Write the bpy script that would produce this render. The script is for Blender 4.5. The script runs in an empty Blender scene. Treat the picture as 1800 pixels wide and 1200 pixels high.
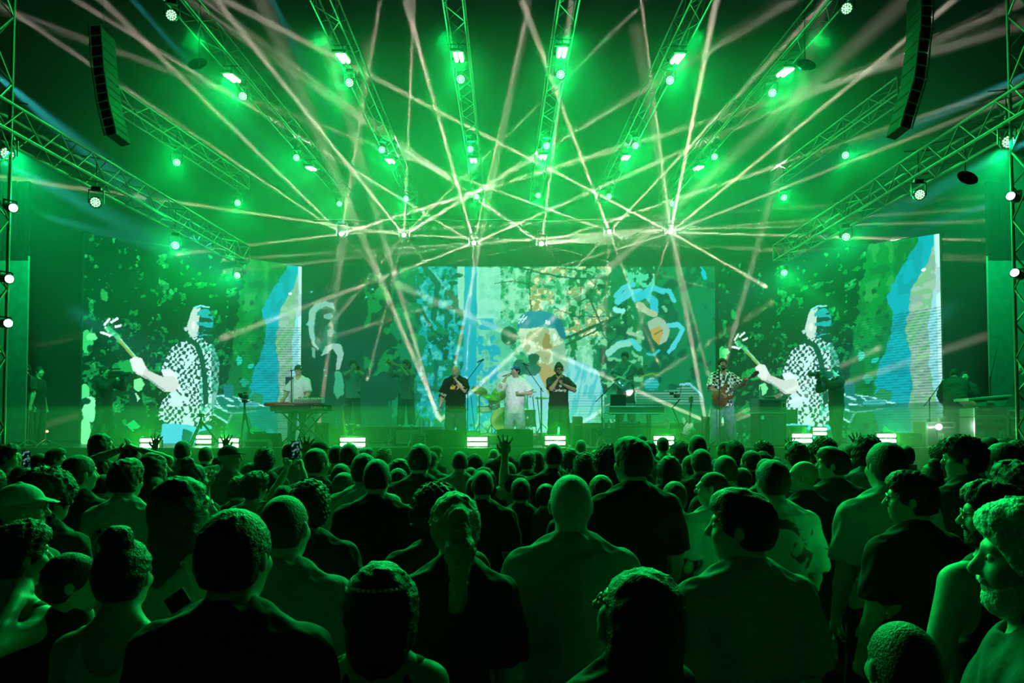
import bpy, bmesh, math, random
import numpy as np
from mathutils import Vector, Matrix, Euler
random.seed(7); NR = np.random.RandomState(7)
sc = bpy.context.scene
COL = sc.collection
R = math.radians

# ---------------------------------------------------------------- camera
F = 1300.0; TILT = R(2.0); CX = 893.0; CY = 712.0; EYE = 1.95
cam_d = bpy.data.cameras.new('camera'); cam = bpy.data.objects.new('camera', cam_d); COL.objects.link(cam)
cam.location = (0, 0, EYE); cam.rotation_euler = (R(90) + TILT, 0, 0)
cam_d.sensor_fit = 'HORIZONTAL'; cam_d.sensor_width = 36.0; cam_d.lens = 36.0 * F / 1800.0
cam_d.shift_x = (900.0 - CX) / 1800.0; cam_d.shift_y = (CY - 600.0) / 1800.0
cam_d.clip_start = 0.05; cam_d.clip_end = 300
sc.camera = cam
def at(px, py, Y):
    "photo pixel + distance in front of the camera -> point in the place"
    a = (px - CX) / F; b = (CY - py) / F
    dy = math.cos(TILT) - b * math.sin(TILT); dz = math.sin(TILT) + b * math.cos(TILT)
    t = Y / dy
    return Vector((a * t, Y, EYE + dz * t))

# ---------------------------------------------------------------- world, exposure
w = bpy.data.worlds.new('night_sky'); sc.world = w; w.use_nodes = True
w.node_tree.nodes['Background'].inputs[0].default_value = (0.02, 1.0, 0.30, 1)
w.node_tree.nodes['Background'].inputs[1].default_value = 0.0012
sc.view_settings.view_transform = 'Standard'; sc.view_settings.look = 'None'
sc.view_settings.exposure = 0.0; sc.view_settings.gamma = 1.0
sc.view_settings.use_curve_mapping = False
cy = sc.cycles
cy.max_bounces = 3; cy.diffuse_bounces = 2; cy.glossy_bounces = 2; cy.transmission_bounces = 2
cy.volume_bounces = 0; cy.transparent_max_bounces = 8
cy.use_denoising = True; cy.use_adaptive_sampling = True; cy.adaptive_threshold = .015; cy.use_light_tree = True
cy.sample_clamp_direct = 0.0; cy.sample_clamp_indirect = 4.0

# ---------------------------------------------------------------- stage lights (lamps hung in the rig)
GREEN = (0.0, 1.0, 0.14); WARM = (1.0, 0.95, 0.74); TEAL = (0.05, 0.75, 0.72)
def look(o, tgt):
    o.rotation_euler = (Vector(tgt) - o.location).to_track_quat('-Z', 'Y').to_euler()
def spot(loc, tgt, power, deg, color, blend=0.3, radius=0.05, gobo=0.0, seed=0.0, name='lamp_beam'):
    "a round lamp aperture whose light stays within deg degrees; power as of a bare bulb seen through it"
    d = bpy.data.lights.new(name, 'AREA'); o = bpy.data.objects.new(name, d); COL.objects.link(o)
    o.location = loc; look(o, tgt); deg = min(deg * 1.3, 172); d.shape = 'DISK'; d.size = max(.05, radius * 2); d.spread = R(deg); d.color = color
    h = math.tan(R(deg / 2)); d.energy = power / (4 * math.pi) * min(math.pi, math.pi * h * h / 3) * 1.0
    return o
# rig positions: (pixel x, pixel y, distance)
RIG_Z = 9.30
def rigY(py, z=RIG_Z):        # distance of a lamp hung at height z seen at pixel row py
    b = (CY - py) / F
    return (z - EYE) / ((math.sin(TILT) + b * math.cos(TILT)) / (math.cos(TILT) - b * math.sin(TILT)))
WASH = [(302,27),(428,169),(522,277),(597,358), (615,145),(671,263),(714,349), (810,139),(827,262),(838,345),
        (985,131),(961,256),(946,343), (1177,141),(1117,256),(1071,345), (1488,15),(1357,163),(1256,275),(1181,358)]
BARS = [(408,137),(547,296),(603,102),(686,283),(806,100),(832,282),(988,92),(955,276),(1191,103),(1100,277),(1380,127),(1228,295)]
WASH_B = [(311,285,17.1),(418,356,19.8),(1485,273,16.9),(1378,347,19.7)]
WASH_A = [(169,355,12.8),(308,431,15.6),(418,484,18.8),(14,270,10.7),(1615,342,12.9),(1487,416,15.6),(1378,479,18.8),(1770,250,10.7)]
STARS = [(600,411),(710,413),(833,427),(952,428),(1071,407),(1179,408)]
WASH_P = [at(px, py, rigY(py, 8.95)) for px, py in WASH] + [at(*t) for t in WASH_B] + [at(*t) for t in WASH_A]
BAR_P = [at(px, py, rigY(py, 9.05)) for px, py in BARS]
STAR_Y = 21.0
STAR_P = [at(px, py, STAR_Y) for px, py in STARS]
WDIR = []
for i, p in enumerate(WASH_P):
    rr = random.Random(i * 13 + 5)
    d = Vector((rr.uniform(-5, 5) + p.x * 0.25, -7 + rr.uniform(-2, 2), -6 + rr.uniform(-2.5, 2.5)))
    WDIR.append(d.normalized())
    pw = 140 if i < 20 else 110
    fc = ((Vector((0, 0, 4.5)) - p).normalized() * .8 + WDIR[i] * .45).normalized()
    spot(p + fc * .11, p + fc * .11 + d, pw, 95, GREEN, 0.9, 0.07, 0.85, i + 1.0, 'wash_beam')
    if i not in (0, 16, 27, 31):
        for q in range(3):
            a = fc + Vector((rr.uniform(-.75, .75), rr.uniform(-.2, .3), rr.uniform(-.55, .45))); spot(p + fc * .11, p + fc * .11 + a, (750 if i < 20 else 1100) * rr.uniform(.5, 1.4), rr.uniform(8, 18), GREEN, 1.0, .05, name='wash_ray')
        spot(p + fc * .11, p + fc * .11 + ((Vector((0, 0, 2)) - p).normalized() + Vector(d).normalized() * .25), 520 if i < 20 else 480, 44, GREEN, name='wash_core')
for i, p in enumerate(BAR_P):
    spot(p + Vector((0, -.1, -.16)), p + Vector((0, -1, -.86)), 260, 150, GREEN, 1.0, 0.12, name='strobe_glow')
def beam(loc, tgt, k, deg, color=WARM, size=.07, name='hero_beam'):
    "collimated beam: a small round aperture with almost parallel light"
    d = bpy.data.lights.new(name, 'AREA'); o = bpy.data.objects.new(name, d); COL.objects.link(o)
    o.location = loc; look(o, tgt); d.shape = 'DISK'; d.size = size; d.spread = R(deg); d.energy = HK * k; d.color = color
    return o
# narrow beams: (source index, end pixel x, y, end distance, power, degrees)
HK = 38.0
HERO = [
 (0, 240, 60, 19, 1.1, 2.2), (0, 250, 455, 20, .5, 1.5), (0, 900, 318, 20, 1.3, 1.8), (0, 560, 600, 23.8, 1.2, 2.4), (0, 745, 560, 23.8, .5, 1.4), (0, 640, 170, 20, .5, 1.5), (0, 890, 395, 21, .4, 1.0), (0, 480, 330, 20, .3, 1.0),
 (1, 560, 225, 19, 1.3, 2.2), (1, 1040, 215, 18.5, 2.6, 3.4), (1, 590, 560, 23.8, 2.2, 3.2), (1, 850, 590, 23.8, .8, 1.6), (1, 650, 650, 23.8, .5, 1.4), (1, 1000, 425, 21, .6, 1.2), (1, 720, 180, 20, .5, 1.2), (1, 480, 380, 20, .5, 1.2), (1, 960, 170, 20, .35, 1.0),
 (2, 735, 80, 18, 1.6, 2.2), (2, 1190, 270, 19.5, 1.1, 1.8), (2, 600, 515, 21, 1.3, 2.4), (2, 885, 545, 23.8, 2.4, 5.0), (2, 820, 650, 23.8, .9, 1.8), (2, 970, 510, 23.8, .9, 1.5), (2, 890, 180, 20, .5, 1.5), (2, 690, 340, 20, .5, 1.2), (2, 1230, 400, 21, .4, 1.0), (2, 640, 440, 21, .3, 1.0),
 (3, 985, 160, 19, 1.1, 1.8), (3, 780, 310, 20, .7, 1.3), (3, 1250, 330, 20, 1.1, 1.8), (3, 1065, 545, 23.8, 1.2, 2.0), (3, 880, 545, 23.8, .8, 1.5), (3, 740, 470, 22, .5, 1.2), (3, 1003, 423, 19, .9, 5.0), (3, 1230, 500, 23, .5, 1.0), (3, 830, 340, 20, .35, 1.0),
 (4, 955, 100, 18, 1.3, 2.4), (4, 1200, 270, 19.5, .7, 1.5), (4, 1265, 475, 23.8, 1.9, 3.2), (4, 905, 590, 23.8, 1.0, 1.7), (4, 1150, 620, 23.8, .7, 1.3), (4, 1060, 640, 23.8, .6, 1.8), (4, 860, 330, 20, .45, 1.2), (4, 700, 445, 21, .35, 1.0), (4, 1340, 400, 21, .4, 1.0),
 (5, 1255, 20, 17, 1.9, 2.4), (5, 1390, 235, 18.5, .8, 1.5), (5, 1375, 520, 21.7, 2.0, 2.4), (5, 1125, 570, 23.8, 1.8, 2.4), (5, 1240, 640, 23.8, .7, 2.0), (5, 1010, 320, 20, .7, 1.3), (5, 1420, 415, 20, .5, 1.2), (5, 880, 500, 22, .5, 1.2), (5, 1480, 290, 19, .5, 1.6), (5, 1150, 180, 20, .4, 1.0),
]
for s, px, py, Y, k, deg in HERO:
    p = STAR_P[s]; q = at(px, py, Y); p = p + (q - p).normalized() * .09; beam(p, q, k / deg, deg * .8)
for i, p in enumerate(STAR_P): spot(p + Vector((0, -.12, 0)), p + Vector((0, -3, 0)), 12, 160, WARM, 1.0, .03, name='lens_glow')
FLOOR = [  # beams rising from fixtures on the deck: (px,py,Y, end..., power, deg)
 (774,738,18.4, 600,330,19, 1.6, 3.2), (768,735,19.2, 690,470,20, 1.0, 2.6), (772,740,18.3, 905,620,18.2, .9, 2.4),
 (1012,750,18.4, 1200,630,20, 1.1, 2.2), (1240,740,18.4, 1180,400,19.5, 1.3, 3.0), (1245,742,18.4, 1060,660,20, 1.0, 2.0),
 (1262,745,18.4, 1400,680,19, .5, 2.4), (1262,748,18.4, 1540,655,17.5, .6, 3.0), (1246,738,18.4, 1335,420,19, .8, 3.0),
 (560,748,19.0, 600,450,20, .8, 2.6), (800,640,19.5, 860,350,20, .6, 2.0)]
for a, b, Y, c, d, Y2, k, deg in FLOOR:
    beam(at(a, b, Y), at(c, d, Y2), k * 1.3 / deg, deg * .9, size=.10, name='deck_beam')
SIDE = [((-30,112,13), (230,330,15.5), 3.0, 9, TEAL), ((-40,262,13), (230,400,15.5), 2.6, 9, TEAL), ((1850,110,13), (1500,270,15.5), 1.6, 7, TEAL),
        ((1850,225,13), (1560,380,15.5), 2.0, 8, TEAL), ((22,365,12.9), (420,470,17), 1.0, 8, TEAL), ((1778,345,12.9), (1400,480,17), .8, 8, TEAL),
        ((15,490,12.9), (300,640,17), 1.0, 12, TEAL), ((1785,480,12.9), (1500,640,17), .8, 12, TEAL),
        ((180,-60,12), (600,411,21), 1.2, 4, TEAL), ((440,-80,12), (640,330,21), 1.0, 4, TEAL)]
for a, b, k, deg, c in SIDE:
    spot(at(*a), at(*b), 90000 * k / deg, deg, c, 0.8, 0.04, name='side_beam')

# added green fill for audience and stage sides, then spots from behind the camera
for x in (-5.5, -3.3, -1.1, 1.1, 3.3, 5.5):
    spot((x, 12.9, 8.9), (x * .75, 3.2, 1.6), 220, 78, GREEN, 0.9, 0.12, name='audience_rim_fill')  # extra lights added to strengthen the green rims on the crowd
for x in (-5.0, 5.0): spot((x, -9, 7.5), (x * .3, 5.5, 1.4), 38, 50, GREEN, 1.0, .3, name='crowd_back_fill')  # unseen green fill added to lift the backs of the crowd
for x in (-1, 1): spot((x * 9.2, 13.6, 7.2), (x * 10.2, 17.5, 2.2), 900, 100, (.0, 1, .22), name='stage_side_fill')  # fill added to brighten the dark stage sides, no lamp modelled here
KEY = (.86, .95, 1.0)
for px, py, Y, x0, k, dg, c in ((524, 682, 16.1, -3, .8, 4.6, KEY), (800, 688, 16, -1.5, 1, 5, KEY), (905, 692, 15.7, .5, 1.15, 5, KEY), (982, 690, 15.7, 2, 1, 5, KEY), (1270, 695, 15.3, 4, 1, 5.2, KEY), (620, 695, 20.3, -3, .35, 4.5, TEAL), (714, 695, 20.3, -2, .22, 4.5, TEAL), (1097, 690, 19.3, 2, .5, 5, TEAL), (885, 700, 19.2, 0, .25, 5, TEAL), (1116, 735, 16, 3, .3, 5, TEAL), (1350, 750, 16, 3, .35, 4.5, TEAL)):  # teal ones are added to brighten the dim drum kit and back line
    spot((x0, -9, 7.8), at(px, py, Y), 19000 * k, dg * .68, c, .5, .08, name='follow_spot')
# ---------------------------------------------------------------- haze over the stage
def simple_mat(name): m = bpy.data.materials.new(name); m.use_nodes = True; return m
hm = simple_mat('haze'); nt = hm.node_tree; nt.nodes.clear()
out = nt.nodes.new('ShaderNodeOutputMaterial'); vs = nt.nodes.new('ShaderNodeVolumeScatter')
vs.inputs['Color'].default_value = (1, 1, 1, 1); vs.inputs['Density'].default_value = 0.027; vs.inputs['Anisotropy'].default_value = 0.28
nt.links.new(vs.outputs[0], out.inputs['Volume'])
bm = bmesh.new(); prof = [(11.0, .05), (14.58, .05), (14.58, 1.66), (26.5, 1.66), (26.5, 13.0), (12.5, 14.5), (12.5, 7.4), (14.9, 3.1), (14.2, 2.45), (11.0, 2.25)]
va = [bm.verts.new((-20, y, z)) for y, z in prof]; vb = [bm.verts.new((20, y, z)) for y, z in prof]; bm.faces.new(va); bm.faces.new(vb[::-1])
for i in range(len(prof)): bm.faces.new((va[i], vb[i], vb[(i + 1) % len(prof)], va[(i + 1) % len(prof)]))
bmesh.ops.recalc_face_normals(bm, faces=bm.faces[:])
me = bpy.data.meshes.new('stage_haze'); bm.to_mesh(me); bm.free(); me.materials.append(hm)
hz = bpy.data.objects.new('stage_haze', me); COL.objects.link(hz); hz['kind'] = 'stuff'
hz['label'] = 'theatrical haze hanging over the whole stage, lit green by the lamps'; hz['category'] = 'haze'
# ================================================================ smooth implicit surfaces -> one continuous mesh
def axis_grid(lo, hi, step, fine=()):
    out = [lo]; x = lo
    while x < hi:
        s = step
        for a, b, f in fine:
            if a - f <= x <= b: s = min(s, f)
            elif x < a < x + s: s = max(f, a - x)
        x += s; out.append(x)
    return np.array(out)
class Field:
    def __init__(s, lo, hi, step, fine=()):
        # fine: boxes (lo, hi, step)
        s.ax = [axis_grid(lo[i], hi[i], step, [(f[0][i], f[1][i], f[2]) for f in fine]) for i in range(3)]
        s.D = np.full([len(a) for a in s.ax], 0.5, dtype=np.float32)
    def box(s, lo, hi):
        sl = []
        for i in range(3):
            a = np.searchsorted(s.ax[i], lo[i]); b = np.searchsorted(s.ax[i], hi[i], side='right')
            sl.append(slice(max(0, a - 1), b + 1))
        return tuple(sl)
    def pts(s, sl):
        return np.meshgrid(s.ax[0][sl[0]], s.ax[1][sl[1]], s.ax[2][sl[2]], indexing='ij', sparse=True)
    def put(s, sl, d, k):
        a = s.D[sl]; d = d.astype(np.float32)
        if k < 0:                                    # carve
            k = -k; h = np.maximum(k - np.abs(a + d), 0) / k; s.D[sl] = np.maximum(a, -d) + h * h * k / 4
        else:
            h = np.maximum(k - np.abs(a - d), 0) / k; s.D[sl] = np.minimum(a, d) - h * h * k / 4
    def cap(s, a, b, r1, r2=None, k=0.02, flat=None, f=1.0):
        "tapered capsule; along the direction flat it is f times thinner"
        r2 = r1 if r2 is None else r2; m = max(r1, r2) + abs(k) + 0.01
        a = np.array(a, float); b = np.array(b, float)
        sl = s.box(np.minimum(a, b) - m, np.maximum(a, b) + m); X, Y, Z = s.pts(sl)
        d = b - a; L = max(float(d @ d), 1e-9)
        x, y, z = X - a[0], Y - a[1], Z - a[2]
        t = np.clip((x * d[0] + y * d[1] + z * d[2]) / L, 0, 1)
        x = x - t * d[0]; y = y - t * d[1]; z = z - t * d[2]
        q = x * x + y * y + z * z
        if flat is not None:
            n = np.array(flat, float); n /= np.linalg.norm(n); c = x * n[0] + y * n[1] + z * n[2]
            q = q + (f * f - 1) * c * c
        s.put(sl, np.sqrt(q) - (r1 + (r2 - r1) * t), k)
    def ell(s, c, r, k=0.02, M=None):
        c = np.array(c, float); m = max(r) + abs(k) + 0.01
        sl = s.box(c - m, c + m); X, Y, Z = s.pts(sl); x, y, z = X - c[0], Y - c[1], Z - c[2]
        if M is not None:
            x, y, z = (x * M[0][i] + y * M[1][i] + z * M[2][i] for i in range(3))
        k0 = np.sqrt((x / r[0]) ** 2 + (y / r[1]) ** 2 + (z / r[2]) ** 2) + 1e-9
        k1 = np.sqrt((x / r[0] ** 2) ** 2 + (y / r[1] ** 2) ** 2 + (z / r[2] ** 2) ** 2) + 1e-9
        s.put(sl, k0 * (k0 - 1) / k1, k)
    def cut(s, p, n, k=0.004):
        "remove what lies beyond the plane through p with outward normal n"
        X, Y, Z = np.meshgrid(*s.ax, indexing='ij', sparse=True); n = np.array(n, float); n /= np.linalg.norm(n)
        d = ((X - p[0]) * n[0] + (Y - p[1]) * n[1] + (Z - p[2]) * n[2]).astype(np.float32)
        h = np.maximum(k - np.abs(s.D - d), 0) / k; s.D = np.maximum(s.D, d) + h * h * k / 4
    def noise(s, amp, freq, seed=0, lump=False):
        X, Y, Z = np.meshgrid(*s.ax, indexing='ij', sparse=True); rr = np.random.RandomState(seed); n = 0
        for o in range(5):
            a = rr.normal(size=3); a *= freq * (1 + o * 0.35) / np.linalg.norm(a); b = rr.normal(size=3); b *= freq * (1.1 + o * 0.4) / np.linalg.norm(b)
            n = n + np.sin(X * a[0] + Y * a[1] + Z * a[2] + o) * np.sin(X * b[0] + Y * b[1] + Z * b[2] + 2 * o)
        s.D = s.D + (amp * n / 2.2).astype(np.float32)
    def mesh(s, name, mat=None, smooth=True):
        D = s.D; ax = s.ax; ins = D < 0
        n = [d - 1 for d in D.shape]
        c = np.zeros(n, np.uint8)
        for i in (0, 1):
            for j in (0, 1):
                for l in (0, 1): c += ins[i:i + n[0], j:j + n[1], l:l + n[2]]
        act = (c > 0) & (c < 8); idx = np.argwhere(act); N = len(idx)
        if N == 0: return None
        num = -np.ones(n, np.int64); num[act] = np.arange(N)
        I, J, L = idx.T; acc = np.zeros((N, 3)); cnt = np.zeros(N)
        A = ax
        for axis in range(3):
            for u in (0, 1):
                for v in (0, 1):
                    o = [0, 0, 0]; ot = [q for q in range(3) if q != axis]; o[ot[0]] = u; o[ot[1]] = v
                    p = [I + o[0], J + o[1], L + o[2]]; q = [p[0].copy(), p[1].copy(), p[2].copy()]; q[axis] = q[axis] + 1
                    d0 = D[p[0], p[1], p[2]]; d1 = D[q[0], q[1], q[2]]; m = (d0 < 0) != (d1 < 0)
                    t = np.where(m, d0 / np.where(m, d0 - d1, 1), 0)
                    P = np.stack([A[0][p[0]], A[1][p[1]], A[2][p[2]]], 1).astype(float)
                    P[:, axis] += t * (A[axis][q[axis]] - A[axis][p[axis]])
                    acc += P * m[:, None]; cnt += m
        V = acc / cnt[:, None]; F_ = []
        for axis in range(3):
            a1, a2 = [(1, 2), (2, 0), (0, 1)][axis]
            s0 = [slice(None)] * 3; s1 = [slice(None)] * 3; s0[axis] = slice(0, -1); s1[axis] = slice(1, None)
            x = ins[tuple(s0)] != ins[tuple(s1)]; e = np.argwhere(x)
            if not len(e): continue
            ok = (e[:, a1] > 0) & (e[:, a2] > 0) & (e[:, a1] < n[a1]) & (e[:, a2] < n[a2]); e = e[ok]
            g = []
            for u, v in ((-1, -1), (0, -1), (0, 0), (-1, 0)):
                h = e.copy(); h[:, a1] += u; h[:, a2] += v; g.append(num[h[:, 0], h[:, 1], h[:, 2]])
            g = np.stack(g, 1); fl = ~ins[e[:, 0], e[:, 1], e[:, 2]]
            g[fl] = g[fl][:, ::-1]; F_.append(g)
        F_ = np.concatenate(F_)
        me = bpy.data.meshes.new(name)
        me.vertices.add(N); me.vertices.foreach_set('co', V.astype(np.float32).ravel())
        me.loops.add(len(F_) * 4); me.loops.foreach_set('vertex_index', F_.astype(np.int32).ravel())
        me.polygons.add(len(F_)); me.polygons.foreach_set('loop_start', np.arange(0, len(F_) * 4, 4, dtype=np.int32))
        me.update(calc_edges=True); me.validate()
        me.polygons.foreach_set('use_smooth', np.ones(len(me.polygons), bool) if smooth else np.zeros(len(me.polygons), bool))
        if mat: me.materials.append(mat)
        return me
def V3(*a): return np.array(a, float)
def unit(v): v = np.array(v, float); return v / np.linalg.norm(v)
def rot_m(yaw=0, pitch=0, roll=0):
    "columns: the head's own x (right), y (facing), z (up) in the body's frame; pitch > 0 looks up"
    return np.array(Euler((pitch, roll, yaw), 'XYZ').to_matrix())

# ---------------------------------------------------------------- the human figure (faces +Y, feet at z = 0, 1.78 m tall)
class Pose:
    def __init__(s, ua=((-.12, .0, -1), (.12, .0, -1)), fa=((-.02, .25, -1), (.02, .25, -1)), legs=None, yaw=0, pitch=0, roll=0,
                 lean=(0, 0), female=False, build=1.0, curl=0.5, curls=None, palm=((0, 0, 0), (0, 0, 0)), belly=0.0, hip_dx=0.0):
        s.f = female; s.b = build; s.belly = belly
        sw = (0.165 if female else 0.19) * (0.85 + 0.15 * build)
        ln = V3(lean[0], lean[1], 0)
        s.pel = V3(hip_dx, 0, 0.95); s.che = s.pel + V3(0, 0, 0.32) + ln * 0.6; s.neck = s.pel + V3(0, -0.015, 0.54) + ln
        s.R = rot_m(yaw, pitch, roll)
        s.hd = s.neck + V3(0, 0.01, 0.055) + s.R @ V3(0, 0.012, 0.115)
        s.sh = [s.neck + V3(-sw, 0, -0.075), s.neck + V3(sw, 0, -0.075)]
        s.el = [s.sh[i] + unit(ua[i]) * 0.29 for i in (0, 1)]
        s.wr = [s.el[i] + unit(fa[i]) * 0.26 for i in (0, 1)]
        s.fd = [unit(fa[i]) for i in (0, 1)]
        s.palm = palm; s.curls = curls or (curl, curl)
        legs = legs or ((-.03, 0.0, -.03, -.02), (.03, 0.0, .03, -.02))
        s.hip = [s.pel + V3(-.095, 0, -.02), s.pel + V3(.095, 0, -.02)]
        s.kn = []; s.an = []
        for i in (0, 1):
            kx, ky, ax_, ay = legs[i]
            s.kn.append(s.hip[i] + V3(kx, ky + 0.01, -.43)); s.an.append(V3(s.hip[i][0] + kx + ax_, s.hip[i][1] + ay, 0.09))
def hand(fl, w, d, n, side, curl, k=0.008):
    "palm, four fingers and a thumb; w wrist, d forearm direction, n palm normal"
    d = unit(d); n = np.array(n, float)
    if np.linalg.norm(n) < 1e-6: n = np.cross(d, V3(0, 1, 0)) if abs(d[1]) < .9 else V3(0, 0, 1)
    n = unit(n - d * (n @ d)); s_ = np.cross(n, d) * (1 if side else -1)
    fl.cap(w - d * .01, w + d * 0.085, 0.030, 0.036, k=0.02, flat=n, f=2.0)
    for i, (o, L) in enumerate(((.030, .075), (.011, .083), (-.009, .078), (-.028, .062))):
        c = curl * (1 + 0.1 * i); b = w + d * 0.088 + s_ * o
        sp = s_ * o * 1.6 * (1 - min(1, curl))
        d1 = d * math.cos(c) + n * math.sin(c); p1 = b + d1 * L * .48 + sp * .5
        d2 = d * math.cos(2.1 * c) + n * math.sin(2.1 * c); p2 = p1 + d2 * L * .3 + sp * .3
        d3 = d * math.cos(3.0 * c) + n * math.sin(3.0 * c); p3 = p2 + d3 * L * .24
        fl.cap(b - d * .012, p1, .0100, .0090, k=.004); fl.cap(p1, p2, .0090, .0082, k=.003); fl.cap(p2, p3, .0082, .007, k=.003)
    b = w + d * .025 + s_ * .028; t1 = b + (d * .7 + s_ * .75 * (1.2 - curl * .5) + n * .35 * curl) * .042
    t2 = t1 + (d * .9 + s_ * .25 * (1 - curl) + n * .7 * curl) * .034
    fl.cap(b, t1, .014, .011, k=.012); fl.cap(t1, t2, .011, .009, k=.004)
def head_sdf(fl, P, detail=True, ears=True):
    M = P.R; H = lambda x, y, z: P.hd + M @ V3(x, y, z); g = 0.95 if P.f else 1.0
    fl.ell(H(0, -.015, .025), (.077 * g, .098 * g, .092 * g), k=.01, M=M)              # cranium
    fl.ell(H(0, .025, -.035), (.062 * g, .070 * g, .085 * g), k=.03, M=M)              # face
    fl.ell(H(0, .050, -.085), (.030, .030, .022), k=.035, M=M)                          # chin
    fl.ell(H(0, .078, .030), (.048, .016, .012), k=.02, M=M)                            # brow
    for s in (-1, 1):
        fl.ell(H(s * .030, .098, .008), (.019, .014, .012), k=-.015, M=M)               # sockets
        fl.ell(H(s * .038, .066, -.028), (.022, .022, .020), k=.025, M=M)               # cheekbones
        fl.ell(H(s * .030, .074, .008), (.0125, .0125, .0120), k=.003, M=M)             # lids over the eyes
        if ears:
            fl.ell(H(s * .079 * g, -.008, -.006), (.009, .019, .032), k=.006, M=M)
    fl.cap(H(0, .090, .015), H(0, .112, -.022), .0085, .0135, k=.012)                   # nose
    for s in (-1, 1): fl.ell(H(s * .012, .103, -.026), (.009, .010, .008), k=.006, M=M)
    fl.ell(H(0, .086, -.051), (.024, .012, .0065), k=.006, M=M); fl.ell(H(0, .085, -.063), (.020, .012, .007), k=.006, M=M)
    fl.cap(H(-.018, .101, -.057), H(.018, .101, -.057), .0015, k=-.003)
def body_grid(P, hands=(1, 1), step=.018, extra=0.0):
    pts = [P.hd, P.pel] + P.sh + P.el + P.wr + P.kn + P.an + [P.wr[i] + P.fd[i] * .2 for i in (0, 1)]
    A = np.array(pts); lo = A.min(0) - .16 - extra; hi = A.max(0) + .16 + extra; lo[2] = -.02; hi[2] = max(hi[2], P.hd[2] + .15)
    lo[0] = min(lo[0], P.pel[0] - .3); hi[0] = max(hi[0], P.pel[0] + .3)
    fine = [(P.hd - .115, P.hd + .13, .0075)]
    for i in (0, 1):
        if hands[i]:
            c = P.wr[i] + P.fd[i] * .09; fine.append((c - .10, c + .10, .0062))
    return Field(lo, hi, step, fine)
def body_sdf(P, hands=(1, 1), step=.018):
    f = body_grid(P, hands, step); b = P.b; g = .9 if P.f else 1.0
    # trunk
    f.cap(P.pel + V3(0, -.01, -.02), P.pel + V3(0, -.01, .06), .158 * (1.05 if P.f else 1) * b, .145 * b, k=.04, flat=(0, 1, 0), f=1.45)
    f.cap(P.pel + V3(0, 0, .06), P.che, .142 * g * b, .158 * g * b, k=.05, flat=(0, 1, 0), f=1.4)
    f.cap(P.che, P.neck + V3(0, 0, -.13), .160 * g * b, .150 * g * b, k=.05, flat=(0, 1, 0), f=1.4)
    f.cap(P.sh[0] + V3(.03, 0, .0), P.sh[1] - V3(.03, 0, .0), .062 * b, .062 * b, k=.06)
    f.cap(P.sh[0] + V3(.06, -.005, .03), P.neck + V3(-.02, -.01, .03), .034, .05, k=.05); f.cap(P.sh[1] + V3(-.06, -.005, .03), P.neck + V3(.02, -.01, .03), .034, .05, k=.05)
    if P.f:
        for s in (-1, 1): f.ell(P.che + V3(s * .075, .095, .06), (.062, .06, .065), k=.04)
    if P.belly: f.ell(P.pel + V3(0, .06, .13), (.16, .1 + P.belly, .16), k=.06)
    f.cap(P.neck + V3(0, -.01, -.05), P.hd + P.R @ V3(0, -.02, -.05), .062 * g, .056 * g, k=.03)
    head_sdf(f, P)
    for i in (0, 1):
        f.cap(P.sh[i], P.el[i], .056 * g * b, .043 * g * b, k=.04); m = P.el[i] * .72 + P.wr[i] * .28
        f.cap(P.el[i], m, .043 * g * b, .043 * g * b, k=.02); f.cap(m, P.wr[i], .043 * g * b, .027 * g, k=.02)
        hand(f, P.wr[i], P.fd[i], P.palm[i], i, P.curls[i])
        f.cap(P.hip[i], P.kn[i], .088 * b, .058 * b, k=.05); c = P.kn[i] * .7 + P.an[i] * .3 + V3(0, -.012, 0)
        f.cap(P.kn[i], c, .058 * b, .056 * b, k=.03); f.cap(c, P.an[i], .056 * b, .036, k=.03)
        f.cap(P.an[i] + V3(0, -.02, -.045), P.an[i] + V3(0, .13, -.06), .038, .026, k=.03)
    return f
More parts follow.
